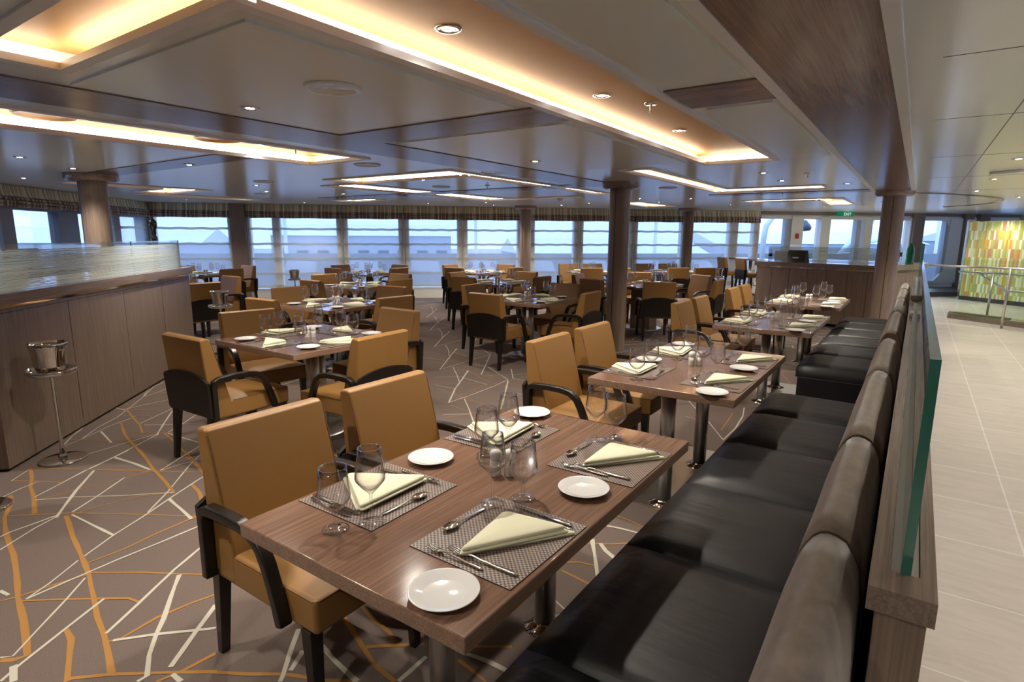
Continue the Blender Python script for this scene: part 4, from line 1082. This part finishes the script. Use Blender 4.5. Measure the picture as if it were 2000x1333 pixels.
# ================================================================ CHAIR POSITIONS
grp = 'tan leather armchairs at the dining tables'
for (nm, y, h, lg), ys in zip(BT, ((1.185, 1.80), (3.26, 3.90), (5.93, 6.53), (7.95, 8.58))):
    for k, yy in enumerate(ys):
        put_chair(-1.69, yy, 0, 'tan leather armchair, %s of two at the %s' % (('nearer', 'farther')[k], nm), grp)
dirs = [('near', 0, -1, PI / 2), ('left', -1, 0, 0), ('right', 1, 0, PI), ('far', 0, 1, -PI / 2)]
def chairs_round(nm, x, y, skip=(), off=.655, rot=0., jit=None):
    for d, dx, dy, ang in dirs:
        if d in skip: continue
        j = (jit or {}).get(d, (0, 0, 0))
        v = Vector((dx * off + j[0], dy * off + j[1])); v.rotate(Matrix.Rotation(rot, 2)) if rot else None
        put_chair(x + v.x, y + v.y, ang + rot + j[2], 'tan leather armchair, %s side of the %s' % (d, nm), grp)
jj = [{'near': (-.05, 0, .03), 'left': (-.02, 0, -.16), 'right': (.0, -.12, .05), 'far': (.03, .0, -.04)},
      {'near': (0, -.03, .05), 'left': (-.04, .02, -.08), 'right': (.02, .06, -.06), 'far': (-.05, .03, .05)},
      {'near': (.02, .0, 0), 'left': (0, 0, -.1), 'right': (0, 0, -.05), 'far': (0, 0, .04)},
      {}, {'near': (.02, .02, -.03), 'left': (.0, .05, .06), 'right': (-.02, 0, .05), 'far': (.02, 0, -.03)},
      {'left': (0, 0, .05)}, {}, {}, {'right': (0, .0, .1)}]
for (nm, x, y), j in zip(SQT, jj):
    chairs_round(nm, x, y, jit=j, skip=('left', 'near') if 'past the end' in nm else ())
for nm, x, y in WT: 
    # two chairs against the window side, two on the room side
    for k, (dx, dy, a) in enumerate(((-.31, .66, -PI / 2), (.31, .66, -PI / 2), (-.31, -.66, PI / 2), (.31, -.66, PI / 2))):
        v = Vector((dx, dy)); v.rotate(Matrix.Rotation(Q, 2))
        put_chair(x + v.x, y + v.y, a + Q, 'tan leather armchair, %s at %s' % (('left one, window side,', 'right one, window side,', 'left one, room side,', 'right one, room side,')[k], nm), grp)
for ang, lb in ((R(-58), 'nearest, its dark back turned to us'), (R(-112), 'mostly hidden behind the central column'), (R(-172), 'on its left side'), (R(118), 'at its far left, facing the camera'), (R(58), 'at its far right, facing the camera'), (R(2), 'seen side-on at its right')):
    r = .93; put_chair(RX + r * math.cos(ang), RY + r * math.sin(ang), ang + PI, 'tan leather armchair at the round table, %s' % lb, grp)

# ================================================================ TABLEWARE PROTOTYPES
def single(b, name, m, **k):
    o = b.build(name, m, **k); return proto(o)
def glass_proto(name, prof, seg=28):
    o = MB().lathe(prof, seg).build(name, M['glass'], fix=False); return proto(o)
WINE = glass_proto('wine_glass', [(0, .001), (.036, .0015), (.037, .003), (.03, .0045), (.008, .008), (.0042, .014), (.0038, .05), (.0042, .085), (.009, .093), (.024, .108), (.040, .128), (.0425, .134), (.0415, .15), (.035, .195), (.0318, .224), (.0308, .224), (.034, .195), (.0403, .15), (.0410, .134), (.038, .128), (.022, .11), (.004, .097), (0, .096)])
GOB = glass_proto('water_goblet', [(0, .001), (.036, .0015), (.037, .003), (.03, .0045), (.009, .008), (.0055, .014), (.005, .035), (.006, .05), (.012, .056), (.028, .07), (.043, .088), (.0455, .094), (.0445, .11), (.040, .15), (.0378, .182), (.0368, .182), (.0387, .15), (.0433, .11), (.0440, .094), (.041, .088), (.026, .072), (.006, .059), (0, .058)])
PLATE = proto(MB().lathe([(0, .0), (.045, 0), (.048, .003), (.062, .008), (.079, .0145), (.082, .016), (.0815, .0175), (.078, .0168), (.060, .0105), (.050, .007), (.047, .006), (0, .006)], 48).build('bread_plate', M['china'], fix=False))
mb = MB().box(-.182, .182, -.162, .162, 0, .0022); o = mb.build('placemat', [M['mat'], M['matedge']])
for p in o.data.polygons:
    if p.normal.z < .5: p.material_index = 1
MATP = proto(o)
def shaker(name, holes):
    e = empty(name)
    MB().lathe([(0, 0), (.019, 0), (.020, .003), (.0195, .03), (.0205, .033), (.0195, .036), (.0198, .054), (.0, .055)], 24).build('body', M['ceramic'], e)
    b = MB(); b.lathe([(.012, .054), (.016, .056), (.0205, .065), (.0215, .073), (.019, .084), (.012, .091), (0, .093)], 24)
    b.build('cap', M['china'], e); return proto(e)
SALT = shaker('salt_shaker', 3); PEP = shaker('pepper_shaker', 5)
# napkin: linen folded to a plump triangle of stacked layers
def pillow(b, poly, z0, h, puff=.5, seg=7, tilt=(0, 0)):
    P = [Vector(p) for p in poly]; out = []
    n = len(P); r = .022
    for i in range(n):
        a, c, d = P[i - 1], P[i], P[(i + 1) % n]; u = (a - c).normalized() * r; v = (d - c).normalized() * r
        for k in range(seg):
            t = k / (seg - 1); out.append((c + u) * (1 - t) ** 2 + c * 2 * t * (1 - t) + (c + v) * t * t)
    cen = sum(out, Vector((0, 0))) / len(out); m = len(out)
    rings = [(.985, 0), (1.0, h * .35), (.985, h * .7), (.93, h * .92), (.8, h * (1 + .06 * puff)), (.55, h * (1 + .22 * puff)), (.25, h * (1 + .3 * puff))]
    vs = []
    for s, z in rings:
        for q in out:
            w_ = cen + (q - cen) * s; vs.append((w_.x, w_.y, z0 + z + tilt[0] * w_.x + tilt[1] * w_.y))
    fs = [(i * m + k, i * m + (k + 1) % m, (i + 1) * m + (k + 1) % m, (i + 1) * m + k) for i in range(len(rings) - 1) for k in range(m)]
    fs += [[k for k in range(m)][::-1], [(len(rings) - 1) * m + k for k in range(m)]]
    b.add(vs, fs, 0, True)
NAPK = []
for v, poly, p2 in ((0, [(-.150, .040), (.100, .060), (.115, -.150)], [(-.120, .03), (.110, .055), (.130, -.165)]),
                    (1, [(.015, -.165), (.150, .085), (-.140, .075)], [(.020, -.175), (.145, .06), (-.135, .06)]),
                    (2, [(-.155, .010), (.140, .045), (.045, -.130)], [(-.14, .0), (.150, .03), (.04, -.140)])):
    b = MB(); pillow(b, p2, 0, .009, .3); pillow(b, poly, .0085, .008, .4, tilt=(.0, .004)); pillow(b, [(x * .97 + .002, y * .93) for x, y in poly], .016, .012, 1.2)
    NAPK.append(proto(b.build('folded_napkin', M['napkin'], fix=False)))
# cutlery lies along +Y, head at +Y, origin mid-handle
def flat(b, outline, z=.002, th=.0022, bow=None):
    n = len(outline); zf = bow or (lambda y: 0)
    vs = [(x, y, z + zf(y)) for x, y in outline] + [(x, y, z + th + zf(y)) for x, y in outline]
    b.add(vs, [list(range(n))[::-1], [i + n for i in range(n)]] + [(i, (i + 1) % n, (i + 1) % n + n, i + n) for i in range(n)], 0)
def sym(pts): return [(x, y) for x, y in pts] + [(-x, y) for x, y in pts[::-1] if x > 1e-6]
def quadstrip(b, pts, zf, th=.0024):
    """symmetrical thin bar: pts = (half width, y)"""
    vs = []
    for wv, y in pts: z = zf(y); vs += [(-wv, y, z), (wv, y, z), (wv * .8, y, z + th), (-wv * .8, y, z + th)]
    fs = []
    for i in range(len(pts) - 1):
        a = i * 4; c = a + 4; fs += [(a, a + 1, c + 1, c), (a + 1, a + 2, c + 2, c + 1), (a + 2, a + 3, c + 3, c + 2), (a + 3, a, c, c + 3)]
    fs += [(0, 3, 2, 1), ((len(pts) - 1) * 4, (len(pts) - 1) * 4 + 1, (len(pts) - 1) * 4 + 2, (len(pts) - 1) * 4 + 3)]
    b.add(vs, fs, 0, True)
def fork(name, k):
    b = MB(); zf = lambda y: .003 + .006 * math.exp(-((y - .03 * k) / .03) ** 2) + (.010 * max(0, (y - .055 * k) / .045) ** 2)
    quadstrip(b, [(.0055 * k, -.105 * k), (.0075 * k, -.095 * k), (.0058 * k, -.05 * k), (.0034 * k, .0), (.003 * k, .03 * k), (.006 * k, .042 * k), (.0115 * k, .052 * k), (.0122 * k, .062 * k)], zf)
    for i in range(4):
        x = (-.0095 + i * .00633) * k
        vs = []
        for y in (.060, .075, .090, .100):
            y *= k; z = zf(y); w_ = (.0021 if y < .09 * k else .0012) * k; vs += [(x - w_, y, z), (x + w_, y, z), (x + w_, y, z + .002), (x - w_, y, z + .002)]
        b.add(vs, [(a + i2, a + (i2 + 1) % 4, a + 4 + (i2 + 1) % 4, a + 4 + i2) for a in (0, 4, 8) for i2 in range(4)] + [(12, 13, 14, 15), (0, 3, 2, 1)], 0, True)
    return single(b, name, M['cutlery'], fix=False)
FORK = fork('dinner_fork', 1.0); SFORK = fork('dessert_fork', .86)
def spoon():
    b = MB(); zf = lambda y: .003 + .006 * math.exp(-((y - .02) / .03) ** 2)
    quadstrip(b, [(.005, -.09), (.007, -.082), (.005, -.04), (.003, .0), (.003, .03)], zf)
    vs = []; n = 16
    for j, rr_ in enumerate((0, .35, .7, .92, 1.0)):
        for k in range(n):
            a = 2 * PI * k / n; x = .0175 * rr_ * math.cos(a); y = .056 + .029 * rr_ * math.sin(a) * 1.0; vs.append((x * (1 - .15 * math.sin(a)), y, .002 + .0075 * rr_ ** 2.2))
    b.add(vs, [(j * n + k, j * n + (k + 1) % n, (j + 1) * n + (k + 1) % n, (j + 1) * n + k) for j in range(4) for k in range(n)], 0, True)
    return single(b, 'dessert_spoon', M['cutlery'], fix=False)
SPOON = spoon()
def knife(name, k):
    b = MB(); quadstrip(b, [(.0045, -.11 * k), (.0068, -.10 * k), (.0062, -.05 * k), (.0048, -.005 * k)], lambda y: .0025, .0045)
    flat(b, [(.004, -.006 * k), (.0085, .01 * k), (.0095, .06 * k), (.006, .095 * k), (-.003, .108 * k), (-.0055, .09 * k), (-.0045, -.006 * k)], .004, .0012)
    return single(b, name, M['cutlery'], fix=False)
KNIFE = knife('dinner_knife', 1.0); SKNIFE = knife('side_knife', .88)

cnt = 0
def setting(px, py, facing, where, full=True, drop=(), group=True):
    """one place: diner sits at table-edge point (px,py) and looks along facing"""
    global cnt
    cnt += 1; rnd = random.Random(cnt * 13 + 1)
    f = Vector((math.cos(facing), math.sin(facing))); rg = Vector((f.y, -f.x)); rz = facing - PI / 2
    def pos(u, v, z): q = Vector((px, py)) + rg * (u + rnd.uniform(-.006, .006)) + f * (v + rnd.uniform(-.005, .005)); return (q.x, q.y, z)
    z0 = TZ + .0005; z1 = TZ + .003
    def p(pr, u, v, z, rot, lbl, cat, g):
        place(pr, pos(u, v, z), rz + rot, lbl % where, cat, g if group else None)
    p(MATP, 0, .172, z0, rnd.uniform(-.02, .02), 'brown woven placemat at %s', 'placemat', 'woven placemats')
    nk = NAPK[0] if facing == PI and px > -.7 else NAPK[1] if facing == 0 and px > -1.6 else rnd.choice(NAPK)
    p(nk, -.005, .165, z1, rnd.uniform(-.06, .06) if nk is not NAPK[2] else rnd.uniform(-.3, .3), 'cream folded napkin at %s', 'napkin', 'folded cream napkins')
    p(PLATE, -.285, .125, z0, 0, 'white bread plate at %s', 'plate', 'white bread plates')
    p(WINE, .145, .305, z0, 0, 'tall wine glass at %s', 'glass', 'wine glasses')
    p(GOB, .228, .250, z0, 0, 'short water goblet at %s', 'glass', 'water goblets')
    if full:
        p(SPOON, .01, .302, z1, PI / 2 + rnd.uniform(-.08, .2), 'silver dessert spoon at %s', 'spoon', 'dessert spoons')
        p(SFORK, -.155, .20, z1, rnd.uniform(-.04, .1), 'smaller silver fork at %s', 'fork', 'dessert forks')
        p(FORK, -.128, .135, z1, rnd.uniform(-.04, .08), 'larger silver fork at %s', 'fork', 'dinner forks')
        p(KNIFE, .135, .135, z1, rnd.uniform(-.03, .03), 'large silver knife at %s', 'knife', 'dinner knives')
        p(SKNIFE, .16, .14, z1, rnd.uniform(-.06, .02), 'small silver knife at %s', 'knife', 'side knives')
def shakers(x, y, rot, nm):
    d = Vector((math.cos(rot), math.sin(rot))) * .024
    place(SALT, (x - d.x, y - d.y, TZ), 0, 'white salt shaker, left of pair, %s' % nm, 'shaker', 'salt and pepper shakers')
    place(PEP, (x + d.x, y + d.y, TZ), 0, 'white pepper shaker, right of pair, %s' % nm, 'shaker', 'salt and pepper shakers')
for i, (nm, y, h, lg) in enumerate(BT):
    dy = .335
    for k in (0, 1):
        w1 = ('nearer', 'farther')[k]; yy = y + (-dy, dy)[k]
        setting(-.667, yy, PI, '%s bench-side place, %s' % (w1, nm), full=i < 3)
        setting(-1.483, yy, 0, '%s chair-side place, %s' % (w1, nm), full=i < 3)
    shakers(-1.075, y + .0, R(35), nm)
for i, (nm, x, y) in enumerate(SQT):
    for d, dx, dy, ang in dirs:
        if 'past the end' in nm and d in ('left', 'near'): continue
        setting(x + dx * .497, y + dy * .497, ang, '%s side, %s' % (d, nm), full=i in (0, 1, 4))
    shakers(x, y, R(35), nm)
for nm, x, y in WT:
    for k, (dx, dy, a) in enumerate(((-.24, .49, -PI / 2), (.24, .49, -PI / 2), (-.24, -.49, PI / 2), (.24, -.49, PI / 2))):
        v = Vector((dx, dy)); v.rotate(Matrix.Rotation(Q, 2))
        setting(x + v.x, y + v.y, a + Q, '%s place, %s' % (('window-side left', 'window-side right', 'room-side left', 'room-side right')[k], nm), full=False)
    shakers(x, y, R(35), nm)
for ang, lb in ((R(-58), 'nearest'), (R(-172), 'left'), (R(118), 'far left'), (R(58), 'far right'), (R(2), 'right')):
    setting(RX + .6 * math.cos(ang), RY + .6 * math.sin(ang), ang + PI, '%s place of the round table' % lb, full=False)
shakers(RX, RY, R(35), 'round table')

# ================================================================ WINE COOLERS
def cooler():
    e = empty('wine_cooler_stand')
    MB().lathe([(.0, .635), (.086, .635), (.088, .65), (.090, .70), (.096, .75), (.106, .80), (.113, .825), (.111, .827), (.103, .80), (.093, .75), (.087, .70), (.084, .66), (0, .655)], 40).build('bucket', M['chrome'], e)
    t = MB().lathe([(0, .612), (.125, .612), (.140, .620), (.142, .650), (.139, .650), (.136, .625), (.0, .625)], 40); t.build('gallery_tray', M['chrome'], e)
    MB().lathe([(.026, .0), (.03, .012), (.018, .05), (.012, .09), (.011, .55), (.018, .60), (.024, .612)], 20, (0, 0, .012)).build('pole', M['chrome'], e)
    MB().lathe([(0, .014), (.13, .012), (.14, .008), (.138, 0), (0, 0)], 40).build('base_disc', M['chrome'], e)
    h = MB()
    for sg in (-1, 1): h.tube([(sg * .104, -.02, .79), (sg * .128, -.015, .785), (sg * .128, .015, .785), (sg * .104, .02, .79)], .004, 8)
    h.build('handle', M['chrome'], e)
    return proto(e)
CO = cooler()
for (x, y), lb in (((-4.72, 1.33), 'polished wine cooler on a stand against the panelled bar, at the left edge'), ((-7.35, 3.93), 'polished wine cooler on a stand at the far end of the bar'),
                   (ST(-2.35, 12.7), 'polished wine cooler on a stand before the blinds behind the left row'), (ST(7.15, 12.5), 'polished wine cooler on a stand near the bar stools'),
                   ((-4.22, .78), 'wine cooler stand of which only the base shows at the left edge')):
    place(CO, (x, y, 0), .3, lb, 'wine cooler')

# ================================================================ BLINDS
def blind(s0, s1, label, left=False):
    L = s1 - s0
    if not left: e = empty('roman_blind', (*ST(s0, TW - .05), 0), Q)
    else: e = empty('roman_blind', (*ST(SL + .05, s0), 0), Q + PI / 2)
    y = 0 if not left else -.0
    sg = -1
    tag(e, label, 'blind')
    b = MB(); n = max(4, int(L / .12)); vs = []
    zs = [(ZC - .005, 0), (2.12, -.015), (2.085, -.03)]
    for z, dy in zs:
        for i in range(n + 1): vs.append((i * L / n, dy + .006 * math.sin(i * 1.9 + z * 9), z))
    b.add(vs, [(j * (n + 1) + i, j * (n + 1) + i + 1, (j + 1) * (n + 1) + i + 1, (j + 1) * (n + 1) + i) for j in range(2) for i in range(n)], 0, True)
    b.build('cloth', M['stripe'], e, fix=False)
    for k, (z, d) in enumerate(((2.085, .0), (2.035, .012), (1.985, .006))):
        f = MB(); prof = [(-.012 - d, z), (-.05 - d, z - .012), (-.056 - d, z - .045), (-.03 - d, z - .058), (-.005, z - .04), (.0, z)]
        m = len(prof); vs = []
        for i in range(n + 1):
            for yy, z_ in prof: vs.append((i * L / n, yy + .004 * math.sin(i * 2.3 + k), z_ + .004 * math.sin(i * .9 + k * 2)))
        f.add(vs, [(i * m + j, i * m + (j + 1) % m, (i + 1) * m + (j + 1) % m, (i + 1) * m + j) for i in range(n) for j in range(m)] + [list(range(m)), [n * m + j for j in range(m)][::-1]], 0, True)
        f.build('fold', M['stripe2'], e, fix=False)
def sheer_blind(s0, s1, label, z0=.24, left=False):
    L = s1 - s0
    if not left: e = empty('sheer_blind', (*ST(s0, TW - .02), 0), Q)
    else: e = empty('sheer_blind', (*ST(SL + .02, s0), 0), Q + PI / 2)
    tag(e, label, 'sheer blind')
    n = 26; zs = [2.02, 1.68, 1.33, .98, .63, .33, z0]; b = MB(); vs = []
    rows = []
    for k in range(len(zs) - 1):
        for q in range(4): rows.append((zs[k] + (zs[k + 1] - zs[k]) * q / 4, -.012 * math.sin(PI * q / 4) * (1 + .5 * (k % 2))))
    rows.append((z0, 0))
    for z, dy in rows:
        for i in range(n + 1): vs.append((.01 + (L - .02) * i / n, dy + .005 * math.sin(i * 1.3 + z * 5) - .006 * (i % 2 == 0) * (z < .7), z + .003 * math.sin(i * .7 + z)))
    b.add(vs, [(j * (n + 1) + i, j * (n + 1) + i + 1, (j + 1) * (n + 1) + i + 1, (j + 1) * (n + 1) + i) for j in range(len(rows) - 1) for i in range(n)], 0, True)
    b.build('voile', M['sheer'], e, fix=False)
    for z in zs[1:-1]:
        h = MB(); vs = []
        for i in range(n + 1):
            x = .01 + (L - .02) * i / n; dz = .005 * math.sin(i * .9 + z * 7); vs += [(x, -.016, z + .026 + dz), (x, -.022, z - .026 + dz)]
        h.add(vs, [(2 * i, 2 * i + 1, 2 * i + 3, 2 * i + 2) for i in range(n)], 0, True); h.build('pleat', M['sheer2'], e, fix=False)
    for x in (.012, L - .032):
        MB().quad((x, -.02, z0), (x + .02, -.02, z0), (x + .02, -.02, 2.02), (x, -.02, 2.02)).build('side_hem', M['sheer2'], e, fix=False)
segs = [(-5.78, -4.04), (-3.68, -1.56), (-1.54, -.10), (-.08, 1.34), (1.36, 2.83), (2.85, 4.35), (4.37, 5.84), (5.86, 7.36), (7.38, 9.44)]
nmz = ['leftmost on the window wall', 'right of the timber pilaster', 'third from the left corner', 'fourth from the left corner', 'left of the slim left column', 'right of the slim left column', 'left of the central column top', 'between central and right slim columns', 'rightmost, above the bar stools']
for (a, b_2), nm in zip(segs, nmz):
    blind(a, b_2, 'striped roman blind folded up, %s' % nm); sheer_blind(a, b_2, 'white sheer blind hanging down, %s' % nm)
for (a, b_2), nm in zip(((7.6, 9.9), (9.92, 12.3), (12.32, 14.45)), ('nearest the left edge', 'behind the leftmost column', 'beside the left corner')):
    blind(a, b_2, 'striped roman blind on the left wall, %s' % nm, True)
sheer_blind(12.1, 14.45, 'sheer blind on the left wall next to the corner', 1.0, True)

# ================================================================ SIGNS AND CEILING FITTINGS
e = empty('exit_sign', (*ST(11.83, TW - .32), 2.13), Q); tag(e, 'green illuminated EXIT sign hanging above the open windows', 'sign')
MB().box(-.26, .26, -.02, .02, 0, .115).build('sign_box', M['green'], e)
tc_ = bpy.data.curves.new('exit_text', 'FONT'); tc_.body = 'EXIT'; tc_.size = .115; tc_.extrude = .001; tc_.align_x = 'CENTER'
to = bpy.data.objects.new('exit_text', tc_); COL.objects.link(to)
bpy.context.view_layer.update()
tm = bpy.data.meshes.new_from_object(to.evaluated_get(bpy.context.evaluated_depsgraph_get())); bpy.data.objects.remove(to)
tm.materials.clear(); tm.materials.append(M['signwhite'])
t2 = bpy.data.objects.new('lettering', tm); COL.objects.link(t2); t2.parent = e; t2.rotation_euler[0] = PI / 2; t2.location = (.05, -.0225, .018)
fl = MB().cyl((-.2, 0, .058), .004, .001)
tag(MB().box(0, .1, -.012, 0, 0, .13).build('fire_call_point', M['red'], loc=(*ST(10.55, TW - .07), 1.52), rot=Q), 'small red sign on the white window post below the blinds', 'sign')

def downlight():
    e = empty('downlight')
    MB().lathe([(.032, -.001), (.034, -.004), (.050, -.004), (.054, -.001), (.054, .0)], 28).build('ring', M['chrome'], e, fix=False)
    MB().lathe([(.034, -.001), (.030, .010), (.026, .012)], 24).build('reflector', M['chrome'], e, fix=False)
    MB().lathe([(.0, -.002), (.024, -.0015)], 20).build('lens', M['lens'], e, fix=False)
    ld = bpy.data.lights.new('spot', 'SPOT'); ld.energy = LAMP; ld.color = (1, .91, .79); ld.spot_size = R(125); ld.spot_blend = .85; ld.shadow_soft_size = .035
    lo = bpy.data.objects.new('spot', ld); COL.objects.link(lo); lo.parent = e; lo.location = (0, 0, -.03)
    return proto(e)
DL = downlight()
where = []
DLS = [(-1.60, 1.85, .095, 'in the gold recess nearest the camera'), (-1.58, 3.16, .095, 'in the gold recess, second from the camera'), (-1.58, 4.48, .095, 'in the gold recess, third from the camera'),
 (-3.12, 1.93, -.011, 'on the pale panel left of the gold recess'), (-4.95, 3.15, .095, 'inside the long lit recess on the left'), (-6.14, 3.09, -.009, 'on the crosswise timber band at left'), (-3.03, 4.72, -.011, 'on the pale panel behind the crossing timber bands'),
 (-6.99, 1.96, 0, 'near the left edge above the bar'), (-7.68, 2.61, 0, 'left of the leftmost column'), (-9.59, 2.70, 0, 'beside the left wall blinds'),
 (-1.49, 6.99, 0, 'beyond the end of the gold recess'), (-1.49, 8.04, 0, 'just right of the angled strip of light'), (-3.55, 10.89, 0, 'over the round table far side'), (-4.36, 10.43, 0, 'right of the central column collar'), (-4.47, 11.69, 0, 'near the slim right column'), (-3.47, 13.35, 0, 'before the rightmost striped blind'),
 (.65, 6.93, 0, 'over the lobby floor, nearest'), (.66, 9.12, 0, 'over the lobby floor, second'), (.63, 11.22, 0, 'over the lobby floor, third'), (.59, 15.8, 0, 'over the lobby floor, farthest'), (1.32, 13.19, 0, 'at the right edge over the stair'), (-2.33, 15.82, 0, 'before the open windows, left'), (-1.87, 15.23, 0, 'before the open windows, right'),
 (-12.5, 6.17, 0, 'in the far left corner'), (-8.93, 5.71, 0, 'left of the wide middle recess'), (-11.28, 8.12, 0, 'near the pilaster'), (-8.29, 6.76, 0, 'between the left recesses'), (-8.97, 9.63, 0, 'near the blinds left of centre'), (-6.63, 8.96, 0, 'near the middle of the window side'), (-7.72, 10.09, 0, 'before the blinds, middle left'), (-8.20, 11.02, 0, 'closest to the blinds, middle'), (-6.82, 11.77, 0, 'beside the slim left column'), (-5.89, 11.33, 0, 'right of the slim left column'), (-7.95, 4.93, 0, 'above the second left table row'),
 (-.66, 13.62, 0, 'above the right service counter'), (1.39, 17.79, 0, 'near the mosaic wall far end'), (-.23, 17.22, 0, 'before the lobby windows'),
 (-2.35, .2, 0, 'behind the camera view, left'), (-.9, -.6, 0, 'behind the camera view, middle'), (1.1, -.4, 0, 'behind the camera over the lobby'), (1.1, 2.2, 0, 'right of the camera over the lobby'), (1.4, 4.6, 0, 'right of the camera, farther over the lobby'), (2.6, 7.0, 0, 'right lobby, near'), (2.9, 10.0, 0, 'right lobby, far'), (-5.2, .5, 0, 'left of the frame before the bar'), (-.85, 8.9, 0, 'over the rearmost banquette table'), (-2.4, 2.4, 0, 'over the front table, left'), (-5.3, 5.6, 0, 'over the square tables')]
for x, y, dz, lb in DLS:
    place(DL, (x, y, ZC + dz - .001), 0, 'small round recessed downlight %s' % lb, 'downlight', 'ceiling downlights')
def speaker_proto():
    return proto(MB().lathe([(0, -.004), (.105, -.004), (.108, -.009), (.13, -.009), (.134, 0)], 40).build('ceiling_speaker', M['ceil2']))
SPK = speaker_proto()
for x, y, lb in ((-2.37, 1.90, 'on the large pale panel above the front table'), (-7.33, 4.66, 'left of the wide middle recess'), (-9.55, 6.02, 'in the left middle of the ceiling'), (-4.66, 4.12, 'just before the wide middle recess'), (-4.01, 5.37, 'right of the angled recess corner'), (-5.81, 6.52, 'between two lit recesses in the middle'), (-3.07, 8.36, 'right of the central column'), (-2.29, 5.47, 'beyond the gold recess'), (-2.04, 9.64, 'near the angled strip at right')):
    place(SPK, (x, y, ZC - .011 if (x, y) == (-2.37, 1.90) else ZC - .001), 0, 'flat round ceiling speaker %s' % lb, 'speaker', 'round ceiling speakers')
GD = proto(MB().lathe([(0, -.004), (.16, -.004), (.172, -.02), (.178, -.018), (.18, 0)], 40).build('ceiling_speaker', M['gold']))
for x, y, lb in ((-4.93, 1.55, 'nearer the left edge'), (-4.90, 2.72, 'nearer the middle')):
    place(GD, (x, y, ZC + .095), 0, 'gold round ceiling speaker in the left lit recess, %s' % lb, 'speaker')
def sprinkler():
    e = empty('sprinkler_head')
    MB().lathe([(0, -.008), (.03, -.01), (.04, -.004), (.041, 0)], 24).build('escutcheon', M['chrome'], e)
    MB().lathe([(.006, 0), (.008, -.02), (.006, -.045), (.003, -.05), (.012, -.052), (0, -.055)], 12).build('nozzle', M['steel'], e); return proto(e)
SPR = sprinkler()
for x, y, dz, lb in ((-1.42, 3.50, .095, 'in the gold recess'), (-4.88, 3.45, .095, 'in the left lit recess'), (-5.07, 6.66, 0, 'over the middle row'), (-1.08, 7.24, 0, 'beyond the end of the gold recess'), (-1.89, 10.35, 0, 'before the right counter')):
    place(SPR, (x, y, ZC + dz), 0, 'small chrome sprinkler head %s' % lb, 'sprinkler')
tag(MB().box(-.15, .15, -.035, .035, -.03, 0).build('emergency_light', M['trimw'], bevel=.008, loc=(.68, 8.1, ZC), rot=R(-35)), 'white rectangular emergency light on the lobby ceiling', 'emergency light')
for i, (x, y, lb) in enumerate(((1.07, 13.52, 'far lobby ceiling'), (-5.6, 9.6, 'ceiling by the central column'))):
    tag(MB().lathe([(0, -.05), (.03, -.048), (.05, -.03), (.055, 0)], 24).build('smoke_detector', M['trimw'], loc=(x, y, ZC)), 'small white domed smoke detector on the %s' % lb, 'smoke detector')
